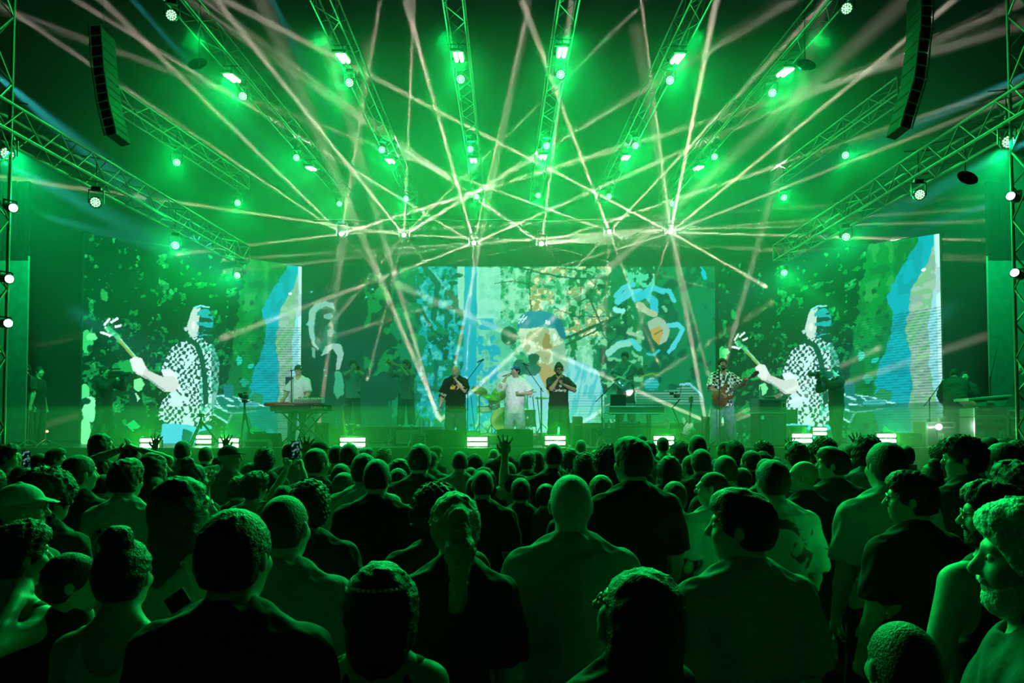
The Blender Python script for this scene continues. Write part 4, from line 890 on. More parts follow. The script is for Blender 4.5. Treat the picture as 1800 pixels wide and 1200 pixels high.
keyboard('synthesizer', 'red-cased keyboard reaching out beside the black one', (at(520, 716, 15.8).x - .05, 15.93, STAGE + .90), (1.25, .32, .07), RED, rz=.03)
keyboard('synthesizer', 'small silver synthesizer stacked on top of the black keyboard', (at(545, 712, 15.6).x, 15.55, STAGE + .965), (.58, .30, .10), mat('silver_casing', (.45, .46, .47), .35, .5), tilt=.12)
# ---- mixing table with laptop
cx = at(1116, 724, 16.0).x; Z = STAGE + .70
t = thing('equipment_table', 'flight-case table holding the laptop and mixing gear', 'table', (cx, 16.0, STAGE))
MB().box((0, 0, .78), (1.16, .55, .15), bev=.01).obj('case', BLK, t)
for z in (.71, .855): MB().box((0, -.28, z), (1.18, .012, .022)).obj('edge_trim', ALUE, t)
MB().box((-.64, -.1, .785), (.10, .4, .16), bev=.01).obj('side_latch', ALUE, t)
for s in (-1, 1):
    MB().box((s * .36 - .02, 0, .70), (.3, .4, .03)).obj('bracket', DRK, t); MB().rod((s * .34 - .04, -.15, .69), (s * .34 - .04, -.15, .0), .022).obj('leg', BLK, t); MB().rod((s * .34 - .04, .15, .69), (s * .34 - .04, .15, .0), .022).obj('leg', BLK, t)
MB().rod((-.38, -.15, .42), (.30, -.15, .42), .018).obj('cross_bar', BLK, t)
lp = thing('laptop', 'open dark laptop standing on the equipment table', 'laptop', (cx - .38, 15.98, Z + .165))
MB().box((0, 0, .01), (.34, .24, .018), bev=.004).obj('base', DRK, lp); MB().box((0, -.12, .13), (.34, .012, .24), Matrix.Rotation(R(8), 4, 'X'), bev=.004).obj('lid', DRK, lp)
for k in range(4):
    o = MB().box((0, 0, .025), (.17, .2, .05), bev=.008)
    o = o.obj('mixer_panel', GRY, loc=(cx - .10 + k * .185, 16.02, Z + .16)); tag(o, f'{["first", "second", "third", "last"][k]} grey control panel beside the laptop on the equipment table', 'mixer')
    g = MB()
    for a in range(4):
        for b in range(3): g.rod((-.06 + a * .04, -.06 + b * .06, .05), (-.06 + a * .04, -.06 + b * .06, .07), .008, seg=6)
    q = g.obj('control_knobs', WHT, o); q['kind'] = 'stuff'
sh = MB().box((0, 0, 0), (.55, .3, .07), bev=.01).obj('rack_synthesizer', DRK, loc=(cx - .18, 16.0, STAGE + .50)); tag(sh, 'dark rack unit with blue buttons on the shelf under the equipment table', 'synthesizer'); MB().box((0, -.155, .01), (.44, .006, .03)).obj('button_strip', mat('teal_buttons', (.05, .2, .22), .3), sh)
for k, (px, py, Y, wd, hg, lab) in enumerate([(1082, 765, 16.9, 1.15, .40, 'low dark case on the deck under the equipment table'), (1145, 765, 17.0, 1.0, .38, 'low dark case on the deck beside the equipment table')]):
    p = on_stage(px, Y); o = MB().box((0, 0, hg / 2), (wd, .5, hg), bev=.015).obj('stage_case', mat('case_teal_black', (.03, .05, .05), .5), loc=p); tag(o, lab, 'case')
    MB().box((0, -.252, hg * .5), (wd * .9, .008, .02)).obj('seam', BLK, o)
# ---- wedge monitors and boxes
def wedge(label, px, Y, wd, h=.36, rz=0.0, m=BLK, name='floor_monitor'):
    p = on_stage(px, Y); t = thing(name, label, 'stage monitor', p, rz)
    MB().prism([(-wd / 2, 0), (wd / 2, 0), (wd / 2, h), (-wd / 2, h)], -.02, .0).prism([(-wd / 2, 0), (wd / 2, 0), (wd / 2 - .04, h), (-wd / 2 + .04, h)], -.0, .28).obj('cabinet', m, t)
    MB().box((0, -.024, h * .5), (wd - .06, .008, h - .06)).obj('back_panel', mat('speaker_carpet', (.02, .024, .022), .9), t)
    MB().box((0, -.03, h * .72), (.14, .012, .03), bev=.005).obj('handle', DRK, t)
    MB().box((0, .13, h + .008), (wd * .85, .22, .014), bev=.004).obj('top_edge', m, t)
    return t
wedge('wide black monitor wedge at the bald singer\'s feet', 783, 15.0, .78, .34); wedge('wide black monitor wedge at the capped singer\'s feet', 905, 15.0, .74, .36)
wedge('upright monitor beside the headphone singer', 1015, 15.5, .22, .62, m=DRK); wedge('tall narrow monitor behind the bassist', 1243, 15.6, .18, .62, m=DRK)
wedge('pale grey small monitor by the display panel', 736, 15.2, .28, .26, m=mat('teal_grey', (.10, .2, .19), .5)); wedge('rounded black monitor near the keyboard player', 468, 15.5, .55, .27); wedge('low black box monitor next to the keyboard stand', 452, 15.0, .5, .14, m=GRY)
wedge('black monitor wedge below the flight cases', 1600, 15.2, .45, .28); wedge('black monitor behind the bassist\'s amplifier', 1400, 16.6, .36, .42, m=DRK)
wedge('upright speaker box by the keyboard player\'s legs', 566, 16.4, .32, .50, m=DRK)
# upright grey display box in front of the riser
t = thing('display_box', 'dark box with a pale grey front panel before the horn riser', 'box', on_stage(718, 17.0)); MB().box((0, 0, .20), (.62, .3, .42), bev=.015).obj('casing', BLK, t); MB().box((0, -.155, .20), (.52, .01, .32)).obj('front_panel', mat('pale_panel', (.30, .36, .32), .4), t)
def bottle(px, Y, z, label, h=.22):
    t = tag(MB().lathe([(.028, 0), (.032, .01), (.032, h * .68), (.012, h * .86), (.012, h)], 12).obj('water_bottle', CLEAR, loc=on_stage(px, Y, z), smooth=True), label, 'bottle'); MB().rod((0, 0, h), (0, 0, h + .02), .014, seg=10).obj('cap', WHT, t)
bottle(681, 19.8, 2.06, 'first clear bottle on the horn riser beside the straight stand'); bottle(738, 19.8, 2.06, 'clear bottle on the horn riser by the trombone player\'s feet'); bottle(744, 19.8, 2.06, 'clear bottle touching its neighbour by the trombone player\'s feet')
bottle(754, 19.8, 2.06, 'pale bottle at the inner end of the horn riser'); bottle(682, 16.0, STAGE, 'clear bottle on the deck in front of the horn riser'); bottle(592, 19.8, 2.06, 'small clear bottle at the outer end of the horn riser')
bottle(1337, 16.2, STAGE + 1.03, 'clear water bottle on top of the bass amplifier', .26); bottle(1174, 16.95, STAGE + .385, 'tall clear bottle beside the guitar on its stand'); bottle(1060, 16.85, STAGE + .40, 'pale cup-like bottle on the low case'); bottle(1070, 16.85, STAGE + .40, 'second pale bottle on the low case, nearer the table')
# ---- bass amplifier
p = on_stage(1350, 16.2); t = thing('bass_amplifier', 'tall black bass speaker cabinet with a small white badge', 'amplifier', p, .12)
MB().box((0, 0, .36), (.62, .42, .72), bev=.015).obj('cabinet', BLK, t); MB().box((-.02, -.215, .36), (.54, .012, .64)).obj('grille_cloth', mat('grille_navy', (.03, .045, .06), .8), t); MB().box((0, -.222, .36), (.02, .008, .62)).obj('centre_strip', BLK, t)
MB().box((-.235, -.224, .62), (.07, .008, .08)).obj('badge', WHT, t); MB().box((0, 0, .725), (.64, .44, .018)).obj('edge_trim', ALUE, t); MB().box((-.16, -.224, .10), (.08, .008, .03)).obj('badge', mat('pale_panel', ()), t)
t = thing('rack_unit', 'grey amplifier head rack sitting on the bass cabinet', 'amplifier', p + Vector((0, 0, .735)), .12)
MB().box((0, 0, .15), (.64, .42, .29), bev=.01).obj('casing', mat('rack_grey', (.12, .14, .13), .4), t)
for k in range(3): MB().box((-.06, -.215, .06 + k * .085), (.46, .012, .06)).obj('panel', DRK, t)
MB().box((.25, -.215, .15), (.10, .012, .15)).obj('side_panel', ALUE, t); MB().box((.25, -.224, .15), (.05, .008, .08)).obj('vent', BLK, t)
o = MB().ball((0, 0, .02), .13, 16, 8, (1, .7, .35)).obj('folded_cloth', BLK, loc=p + Vector((.04, 0, 1.03))); tag(o, 'dark folded cap-like cloth lying on the amplifier head', 'cloth')
def chair(label, px, Y, rz):
    t = thing('stage_chair', label, 'chair', on_stage(px, Y), rz); MB().box((0, 0, .44), (.40, .40, .04), bev=.015).obj('seat', DRK, t); MB().box((0, .19, .68), (.36, .03, .34), bev=.014).obj('backrest', DRK, t)
    for a in (-.17, .17):
        for b in (-.17, .17): MB().rod((a, b, .42), (a * 1.1, b * 1.1, 0), .014).obj('leg', ALU, t)
chair('dark chair standing behind the bass cabinet', 1398, 17.6, .2)
# ---- flight cases beyond the bassist's screen
def flight_case(label, px, Y, z, d, rz=0.0, latches=2):
    t = thing('flight_case', label, 'flight case', on_stage(px, Y, z), rz); w_, q, h = d
    MB().box((0, 0, h / 2), d, bev=.006).obj('shell', CASE, t)
    for sx in (-1, 1):
        MB().box((sx * w_ / 2, -q / 2, h / 2), (.035, .035, h)).obj('corner_edge', ALUE, t)
    for z_ in (.015, h - .015, h * .78): MB().box((0, -q / 2, z_), (w_, .030, .03)).obj('edge_trim', ALUE, t)
    for k in range(latches):
        lx = (k - (latches - 1) / 2) * w_ * .62; o = MB().box((lx, -q / 2 - .012, h * .42), (.12, .012, .14), bev=.004).obj('latch', ALUE, t); MB().rod((lx, -q / 2 - .02, h * .42), (lx, -q / 2 - .045, h * .42), .02, seg=10).obj('knob', CHR, o)
    return t
flight_case('large green-lit flight case with bright metal edges and two latches', 1727, 14.6, STAGE, (.62, .5, .60)); flight_case('shallow case lid resting on the large flight case', 1727, 14.6, STAGE + .61, (.62, .5, .17), latches=0)
flight_case('flight case beside the cameraman\'s side with a hot white reflection', 1640, 15.4, STAGE, (.56, .5, .52), latches=1); flight_case('dark wide case beyond the bright flight case', 1780, 14.9, STAGE, (.5, .5, .75)); flight_case('tall grey case stack by the outer tower', 1655, 16.6, STAGE, (.4, .5, .62), latches=1)
t = thing('mixing_desk', 'pale slanted mixing desk lid above the flight cases', 'mixing desk', on_stage(1727, 14.7, STAGE + .82)); MB().box((0, 0, .16), (.86, .5, .05), Matrix.Rotation(R(-5), 4, 'Y'), bev=.01).obj('lid', mat('pale_green_grey', (.35, .42, .38), .4), t)
MB().prism([(-.40, .16), (.40, .19), (.26, 0), (-.22, 0)], -.24, .24).obj('body', mat('pale_green_grey', ()), t); MB().box((.0, -.25, .09), (.14, .006, .02)).obj('badge', WHT, t)
o = MB().lathe([(.02, 0), (.055, .02), (.06, .06), (.05, .08)], 16, Matrix.Rotation(R(90), 4, 'X')).obj('par_lamp', mat('hot_lens', (.6, .6, .6), emit=(.85, 1, .92), es=7.0), loc=at(1648, 750, 15.05)); tag(o, 'small glaring white lamp against the flight case', 'lamp'); MB().rod((0, .03, 0), (0, .03, STAGE - o.location.z), .012).obj('post', BLK, o)
spot(at(1648, 750, 14.95), at(1620, 700, 12), 40, 120, (.8, 1, .9), 1.0, .05, name='par_glow')
# ---- cameras on tripods
def camera_body(parent, o, s=1.0):
    c = MB().box(Vector(o), (.11 * s, .16 * s, .10 * s), bev=.01).obj('camera_body', BLK, parent); MB().rod(Vector(o) + Vector((0, -.08, 0)), Vector(o) + Vector((0, -.20, 0)), .035 * s, .042 * s, 14).obj('lens', DRK, c); MB().box(Vector(o) + Vector((.0, .02, .09 * s)), (.03, .16 * s, .03), bev=.006).obj('top_handle', BLK, c); MB().box(Vector(o) + Vector((-.10, .02, .05)), (.09, .02, .06)).obj('monitor', DRK, c)
def tripod(label, px, Y, z, h, cam_=True, spread=.32, thick=.016):
    t = thing('camera_tripod', label, 'tripod', on_stage(px, Y, z)); MB().rod((0, 0, h * .6), (0, 0, h), .022).obj('column', BLK, t)
    for k in range(3): a = k * 2.094 + .35; MB().rod((0, 0, h * .86), (spread * math.cos(a), spread * math.sin(a), 0), thick, seg=8).obj('leg', BLK, t)
    MB().box((0, 0, h + .03), (.09, .12, .07), bev=.012).obj('pan_head', DRK, t); MB().rod((0, 0, h + .02), (.16, .05, h + .05), .008).obj('pan_handle', BLK, t)
    if cam_: camera_body(t, (0, 0, h + .12), .95)
    return t
tripod('slender stand holding a small camera beside the screen bassist', 430, 15.6, STAGE, .93, spread=.16); tripod('open black tripod with a bare pan head near the edge strobes', 354, 15.0, STAGE, .62, cam_=False, spread=.42, thick=.024)
t = thing('jointed_camera', 'black jointed arm holding a small camera by the equipment table', 'camera', on_stage(1178, 16.2)); b = Vector((.12, 0, 0))
pts = [Vector((.26, 0, 0)), Vector((.18, 0, .52)), Vector((.05, 0, .84)), Vector((.22, 0, 1.03))]
for a_, b_ in zip(pts[:-1], pts[1:]): MB().rod(a_, b_, .014).obj('arm_segment', BLK, t)
camera_body(t, (.14, .0, 1.10), .9); MB().rod((.22, 0, 1.14), (.25, 0, 1.34), .007).obj('antenna', BLK, t); MB().box((.26, 0, .03), (.2, .2, .06), bev=.01).obj('base', DRK, t)
g = MB(); rr = random.Random(3)
for k in range(9): a = rr.uniform(0, 6.28); g.rod((.22 + .05 * math.cos(a), .05 * math.sin(a), .1 + k * .04), (.22 + .13 * math.cos(a + 1), .1 * math.sin(a), .2 + k * .05), .012, seg=6)
o = g.obj('cable_bundle', DRK, t); o['kind'] = 'stuff'
t = thing('camera_rig', 'compact camera rig with glinting clamps at the stage edge, before the low cases', 'camera', on_stage(1054, 14.9)); camera_body(t, (0, 0, .30), .9)
for k in range(3): a = k * 2.094; MB().rod((0, 0, .24), (.17 * math.cos(a), .17 * math.sin(a), 0), .014).obj('leg', mat('green_steel', ()), t)
for k in range(5): MB().rod((rr.uniform(-.1, .1), -.05, rr.uniform(.05, .2)), (rr.uniform(-.16, .16), -.05, rr.uniform(.2, .36)), .010).obj('clamp_arm', mat('green_steel', ()), t)
# ---- drum kit
dk = on_stage(885, 19.2, 1.90)
t = thing('drum_kit', 'drum kit with a yellow-green bass drum head behind the capped singer', 'drum kit', dk)
Mx = Matrix.Rotation(R(90), 4, 'X')
def drum(name, c, r, L, shell, head, M=None, parent=t):
    M = (Matrix.Translation(c) @ (M or Matrix.Identity(4))); d = MB().lathe([(r, -L / 2), (r, L / 2)], 28, M).obj(name, shell, parent, True)
    for z in (-L / 2, L / 2): MB().lathe([(r, z - .012), (r + .012, z - .012), (r + .012, z + .012), (r, z + .012)], 28, M, False).obj('hoop', CHR, d, True)
    MB().lathe([(0.001, L / 2 + .004), (r * .97, L / 2 + .004), (r * .97, L / 2 + .007), (.001, L / 2 + .007)], 28, M).obj('drum_head', head, d); return d
YG = mat('yellow_green_head', (.34, .42, .03), .5, emit=(.30, .42, .02), es=0.0); WS = mat('white_shell', (.62, .68, .66), .25); DS = mat('dark_shell', (.015, .05, .04), .25)
bd = drum('bass_drum', (0, -.1, .33), .32, .42, DS, YG, Mx); g = MB()
g.lathe([(.001, .222), (.085, .222), (.085, .226), (.001, .226)], 24, Matrix.Translation((.045, -.1, .45)) @ Mx); g.box((.055, -.324, .30), (.10, .004, .26)); g.obj('head_emblem', BLK, bd)
drum('rack_tom', (-.24, 0, .78), .145, .24, WS, WHT, Matrix.Rotation(R(60), 4, 'X')); drum('floor_tom', (.62, .1, .38), .22, .42, DS, WHT); drum('snare_drum', (-.50, .25, .62), .17, .15, WS, WHT); drum('second_tom', (.18, 0, .78), .15, .24, DS, WHT, Matrix.Rotation(R(60), 4, 'X'))
def cymbal(c, r, tx, ty, m=CYM):
    d = MB().lathe([(.001, .03), (.03, .028), (.045, .008), (r, -.012), (r, -.016), (.04, .002), (.001, .02)], 30, Matrix.Translation(c) @ Euler((tx, ty, 0)).to_matrix().to_4x4()).obj('cymbal', m, t, True)
    MB().rod(c, (c[0], c[1] + .05, 0), .012).obj('cymbal_stand', CHR, t)
    for k in range(3): a = k * 2.09; MB().rod((c[0], c[1] + .05, .25), (c[0] + .24 * math.cos(a), c[1] + .05 + .24 * math.sin(a), 0), .010, seg=6).obj('stand_leg', CHR, t)
cymbal((-.62, -.15, 1.10), .22, R(35), R(18)); cymbal((-.30, -.3, .93), .24, R(22), R(12), mat('cymbal_green', (.35, .55, .10), .3, .7)); cymbal((.62, -.1, 1.06), .24, R(8), R(-4), mat('cymbal_green', ())); cymbal((-.12, .2, 1.02), .20, R(60), 0, CYM); cymbal((1.0, .1, .92), .19, R(10), 0)
for q in ((.45, -.2), (.85, -.25), (.98, 0.1), (-.75, .2)): MB().rod((q[0], q[1], 0), (q[0] - .1, q[1], .95), .012).obj('hardware_stand', CHR, t)
th = thing('drum_stool', 'round dark stool behind the drum kit', 'stool', dk + Vector((0, .75, 0))); MB().lathe([(.17, .44), (.18, .48), (.15, .52)], 20).obj('seat', BLK, th, True); MB().rod((0, 0, 0), (0, 0, .44), .02).obj('post', CHR, th)
lo = thing('guitar_amplifier', 'small black amplifier lying low before the drum riser', 'amplifier', on_stage(826, 17.7)); MB().box((0, 0, .17), (.5, .3, .34), bev=.015).obj('cabinet', BLK, lo); MB().box((0, -.155, .2), (.44, .01, .20)).obj('grille_cloth', mat('grille_navy', ()), lo)

# ---- guitars
def outline(pts, n=6):
    out = []; m = len(pts)
    for i in range(m):
        p0, p1, p2, p3 = pts[i - 1], pts[i], pts[(i + 1) % m], pts[(i + 2) % m]
        for k in range(n):
            u = k / n; f = lambda a, b, c, d: .5 * (2 * b + (c - a) * u + (2 * a - 5 * b + 4 * c - d) * u * u + (3 * b - a - 3 * c + d) * u ** 3); out.append((f(p0[0], p1[0], p2[0], p3[0]), f(p0[1], p1[1], p2[1], p3[1])))
    return out
BODY = [(-.20, -.02), (-.16, -.15), (-.05, -.17), (.04, -.11), (.12, -.13), (.20, -.12), (.18, -.08), (.10, -.05), (.09, .04), (.13, .08), (.22, .13), (.20, .17), (.09, .15), (.02, .11), (-.06, .17), (-.16, .14)]
def guitar(name, label, M, body, neck, L=.46, pegs=6, guard=None, sc=1.0):
    "neck along +X, front facing -Y"
    t = thing(name, label, 'guitar', M=M @ Matrix.Scale(sc, 4)); MB().prism(outline(BODY), -.022, .022).obj('body', body, t, True)
    MB().box((.10 + L / 2, -.020, 0), (L + .06, .022, .046), bev=.006).obj('neck', neck, t); MB().box((.10 + L / 2, -.034, 0), (L + .02, .007, .042)).obj('fretboard', mat('rosewood', (.05, .025, .015), .4), t)
    MB().prism([(.12 + L, -.022), (.16 + L, -.045), (.30 + L, -.03), (.31 + L, .02), (.26 + L, .05), (.14 + L, .03)], -.032, -.014).obj('headstock', neck, t)
    for k in range(pegs): s = 1 if pegs == 6 else (1 if k % 2 else -1); x = .16 + L + (k if pegs == 6 else k // 2) * (.022 if pegs == 6 else .06); MB().rod((x, -.02, s * .04), (x, -.02, s * .072), .009, seg=8).obj('tuning_peg', CHR, t)
    for x in (-.06, .0, .05): MB().box((x, -.026, 0), (.018, .010, .075), bev=.003).obj('pickup', guard or DRK, t)
    MB().box((-.115, -.028, 0), (.035, .014, .075), bev=.003).obj('bridge', CHR, t)
    for k in (0, 1): MB().rod((-.09 + k * .05, -.022, -.10), (-.09 + k * .05, -.038, -.10), .011, seg=10).obj('control_knob', CHR, t)
    if guard: MB().prism([(-.05, -.12), (.09, -.10), (.10, .05), (.06, .10), (-.03, .06)], -.026, -.0225).obj('pickguard', guard, t)
    g = MB(); n = 4 if pegs == 4 else 6
    for k in range(n): z = (k - (n - 1) / 2) * (.034 / (n - 1)); g.rod((-.11, -.041, z * 1.3), (.13 + L, -.0395, z), .0009, seg=3)
    o = g.obj('strings', CHR, t); o['kind'] = 'stuff'; return t
gs = guitar('electric_guitar', 'white electric guitar upright on a stand by the bassist', Matrix.Translation(on_stage(1210, 16.9, STAGE + .42)) @ Matrix.Rotation(R(-84), 4, 'Y'), mat('cream_body', (.55, .62, .60), .25), MAPLE, .44, guard=WHT, sc=.95)
t = thing('guitar_stand', 'small black stand under the upright white guitar', 'guitar stand', on_stage(1210, 16.95)); MB().rod((0, .08, 0), (0, .06, .5), .012).obj('post', BLK, t); MB().rod((-.12, -.05, .2), (.12, -.05, .2), .01).obj('cradle', BLK, t); MB().rod((-.18, 0, .0), (0, .07, .25), .01).obj('leg', BLK, t); MB().rod((.18, 0, .0), (0, .07, .25), .01).obj('leg', BLK, t)
# saxophone on its stand beside the keyboards
def sweep(pts, rad, m, name, parent, seg=12):
    bm = bmesh.new(); rings = []; P = [Vector(p) for p in pts]
    for i, p in enumerate(P):
        d = (P[min(i + 1, len(P) - 1)] - P[max(i - 1, 0)]).normalized(); q = d.to_track_quat('Z', 'Y').to_matrix()
        rings.append([bm.verts.new(p + q @ Vector((rad[i] * math.cos(2 * math.pi * k / seg), rad[i] * math.sin(2 * math.pi * k / seg), 0))) for k in range(seg)])
    for a, b in zip(rings[:-1], rings[1:]):
        for k in range(seg): bm.faces.new((a[k], a[(k + 1) % seg], b[(k + 1) % seg], b[k]))
    bm.faces.new(rings[0][::-1]); bmesh.ops.recalc_face_normals(bm, faces=bm.faces[:]); me = bpy.data.meshes.new(name); bm.to_mesh(me); bm.free(); me.materials.append(m); me.polygons.foreach_set('use_smooth', [True] * len(me.polygons)); return link(name, me, parent)
t = thing('saxophone', 'brass saxophone upright on its stand at the end of the horn riser', 'saxophone', on_stage(603, 18.6)); sweep([(.10, 0, .98), (.02, 0, 1.0), (-.03, 0, .94), (0, 0, .80), (.03, 0, .5), (.05, 0, .25), (.08, 0, .14), (.15, 0, .13), (.20, 0, .22), (.22, 0, .36), (.25, -.02, .5)], [.010, .012, .016, .02, .028, .036, .042, .046, .05, .06, .10], BRASS, 'tube', t)
for k in range(6): MB().rod((.0 + .006 * k, -.03, .8 - k * .08), (.005 + .006 * k, -.045, .8 - k * .08), .016, seg=10).obj('key', BRASS, t)
MB().rod((.1, .1, 0), (.05, .05, .5), .01).rod((.1, .1, 0), (.3, .0, 0), .01).obj('stand', BLK, t)
# sheet on the deck and small items
for k, (px, py, Y, lab) in enumerate([(450, 757, 16.6, 'tilted pale blue sheet standing behind the monitors'), (1558, 751, 16.6, 'tilted pale blue sheet above the edge strobe'), (235, 748, 16.8, 'flat pale sheet lit green on a low box')]):
    o = MB().box((0, 0, 0), (.22, .012, .2), Matrix.Rotation(R(45), 4, 'Y') @ Matrix.Rotation(R(-35), 4, 'X')).obj('paper_sheet', mat('pale_blue_sheet', (.25, .6, .62), .6), loc=on_stage(px, Y, STAGE + .32 if k < 2 else STAGE + .45)); tag(o, lab, 'sheet')
    q = MB().box((0, .06, (.16 if k < 2 else .19)), (.34 if k < 2 else .8, .3, .32 if k < 2 else .38), bev=.01).obj('low_box', DRK, loc=on_stage(px, Y + .05)); tag(q, 'low dark box under the ' + lab.split(' standing')[0].split(' above')[0].split(' lit')[0] + (' by the keyboards' if k == 0 else ' near the flight cases' if k == 1 else ' behind the shoulder cameraman'), 'box')
# ================================================================ people
def ik(sh, tgt, pole, l1=.29, l2=.26):
    d = tgt - sh; L = min(np.linalg.norm(d), l1 + l2 - .004); u = unit(d); a = (l1 * l1 - l2 * l2 + L * L) / (2 * L); h = math.sqrt(max(l1 * l1 - a * a, 0))
    p = np.array(pole, float); p = unit(p - u * (p @ u)); el = sh + u * a + p * h; return el - sh, (sh + u * L) - el
def pose(reach=(None, None), pole=((-.5, -.3, -1), (.5, -.3, -1)), **k):
    P = Pose(**k); ua = [P.el[i] - P.sh[i] for i in (0, 1)]; fa = [P.fd[i] for i in (0, 1)]
    for i in (0, 1):
        if reach[i] is not None:
            t = reach[i](P) if callable(reach[i]) else np.array(reach[i], float); ua[i], fa[i] = ik(P.sh[i], t, pole[i])
    k['ua'] = ua; k['fa'] = fa; return Pose(**k)
def mouth(P): return P.hd + P.R @ V3(0, .112, -.057)
TOPS = {'black': (.008, .009, .009), 'charcoal': (.03, .032, .033), 'navy': (.02, .03, .06), 'grey': (.20, .21, .21), 'light': (.52, .54, .52), 'white': (.75, .76, .76), 'olive': (.10, .11, .06), 'teal': (.10, .26, .28), 'steel': (.20, .32, .34), 'rust': (.25, .08, .05)}
def cloth(c): return mat('fabric_' + c, TOPS[c], .85, var=.10, scale=40, bump=.25)
HAIRC = {'dark': (.012, .008, .006), 'brown': (.05, .028, .016), 'grey': (.34, .33, .32), 'blond': (.34, .24, .12), 'white': (.75, .74, .70)}
def hairm(c): return mat('hair_' + c, HAIRC[c], .55, var=.35, scale=140, bump=.8)
JEANB = mat('blue_jeans', (.16, .26, .40), .85, var=.25, scale=14, bump=.3); JEANL = mat('pale_jeans', (.42, .55, .66), .85, var=.2, scale=10, bump=.3); JEAND = mat('dark_trousers', (.02, .022, .026), .85, bump=.2)
EYEW = mat('eye_white', (.8, .8, .8), .2); IRIS = mat('iris_dark', (.03, .02, .015), .2)
def eyes(P, parent):
    for s in (-1, 1):
        c = P.hd + P.R @ V3(s * .030, .078, .008); o = MB().ball(c, .0122, 10, 8).obj('eye', EYEW, parent, True); MB().ball(P.hd + P.R @ V3(s * .030, .0872, .008), .0052, 8, 6).obj('iris', IRIS, o, True)
def glasses(P, parent, m=None, lens=None):
    g = MB(); m = m or mat('glasses_frame', (.45, .45, .45), .25, .6); H = lambda x, y, z: Vector(P.hd + P.R @ V3(x, y, z))
    for s in (-1, 1):
        c = [H(s * .032 + .021 * math.cos(a), .101, .008 + .017 * math.sin(a)) for a in [k * math.pi / 5 for k in range(11)]]; g.path(c, .0028, 5); g.rod(H(s * .053, .101, .012), H(s * .083, 0, .012), .0030, seg=5)
    g.rod(H(-.011, .102, .012), H(.011, .102, .012), .0018, seg=5); o = g.obj('glasses', m, parent)
    if lens:
        for s in (-1, 1): MB().ball(H(s * .032, .099, .008), .020, 12, 6, (1, .2, .85)).obj('lens', lens, o, True)
def beard_mesh(P, t=.010):
    f = Field(P.hd - V3(.12, .12, .16), P.hd + V3(.12, .16, .02), .007); M = P.R; H = lambda x, y, z: P.hd + M @ V3(x, y, z)
    f.ell(H(0, .045, -.085), (.042 + t, .042 + t, .036 + t), k=.02, M=M); f.ell(H(0, .025, -.055), (.060 + t * .6, .060 + t * .5, .060), k=.02, M=M); f.noise(.004, 130, 3)
    f.ell(H(0, .06, .01), (.15, .12, .050), k=-.008, M=M); f.ell(H(0, .105, -.055), (.022, .03, .014), k=-.005, M=M); f.ell(H(0, -.06, -.06), (.15, .09, .2), k=-.01, M=M)
    f.cap(H(-.025, .095, -.045), H(.025, .095, -.045), .009, k=.004); return f
CACHE = {}
def cached(key, fn):
    if key not in CACHE: CACHE[key] = fn()
    return CACHE[key]
def person(label, loc, rz, P, key, scale=1.0, skin=SKIN, top='tee', topm=None, loose=1.0, length=0.0, legm=JEAND, hair='short', hairc='dark', shoes=None, face=False, beard=None, cap=None, open_neck=0.0, group=None, legs_loose=1.0, hands=(1, 1)):
    W = Matrix.Translation(loc) @ Matrix.Rotation(rz, 4, 'Z') @ Matrix.Scale(scale, 4)
    t = thing('person', label, 'person', M=W, group=group); topm = topm or cloth('black')
    def put(nm, me, m):
        o = link(nm, me, t)
        if me.materials and me.materials[0] == m: return o
        if not me.materials: me.materials.append(m)
        if me.materials[0] != m: o.material_slots[0].link = 'OBJECT'; o.material_slots[0].material = m
        return o
    put('body', cached(('b', key), lambda: body_sdf(P, hands).mesh('body', skin)), skin)
    put({'tee': 'shirt', 'long': 'shirt', 'tank': 'tank_top'}[top], cached(('s', key, top, loose, length, open_neck), lambda: shirt_sdf(P, top, loose, length, open_neck=open_neck).mesh('shirt', topm)), topm)
    put('trousers', cached(('t', key, legs_loose), lambda: trousers_sdf(P, legs_loose).mesh('trousers', legm)), legm)
    if hair: put('hair', cached(('h', key, hair), lambda: hair_field(P, hair, len(CACHE)).mesh('hair', hairm(hairc))), hairm(hairc))
    if cap: put('cap', cached(('c', key, cap[1]), lambda: cap_mesh(P, cap[1]).mesh('cap', cap[0])), cap[0])
    if shoes:
        for me in cached(('f', key), lambda: shoes_mesh(P, shoes)): put('shoe', me, shoes)
    if beard: put('beard', cached(('bd', key), lambda: beard_mesh(P).mesh('beard', hairm(beard))), hairm(beard))
    if face: eyes(P, t)
    return t, W
from mathutils.bvhtree import BVHTree
def print_on(t, me, polys, m, org, xdir, ydir, name='shirt_print', lift=.003):
    "project flat outlines (lists of (x, y)) onto the garment mesh along its local normal direction"
    bv = BVHTree.FromPolygons([v.co[:] for v in me.vertices], [p.vertices[:] for p in me.polygons]); x = Vector(xdir); y = Vector(ydir); n = x.cross(y).normalized(); bm = bmesh.new()
    for pl in polys:
        vs = []
        for a, b in pl:
            p = Vector(org) + x * a + y * b + n * .4; h = bv.ray_cast(p, -n)
            vs.append(bm.verts.new((h[0] + n * lift) if h[0] is not None else p - n * .4))
        if len(vs) > 2:
            try: bm.faces.new(vs)
            except ValueError: pass
    bmesh.ops.triangulate(bm, faces=bm.faces[:]); q = bpy.data.meshes.new(name); bm.to_mesh(q); bm.free(); q.materials.append(m); return link(name, q, t)
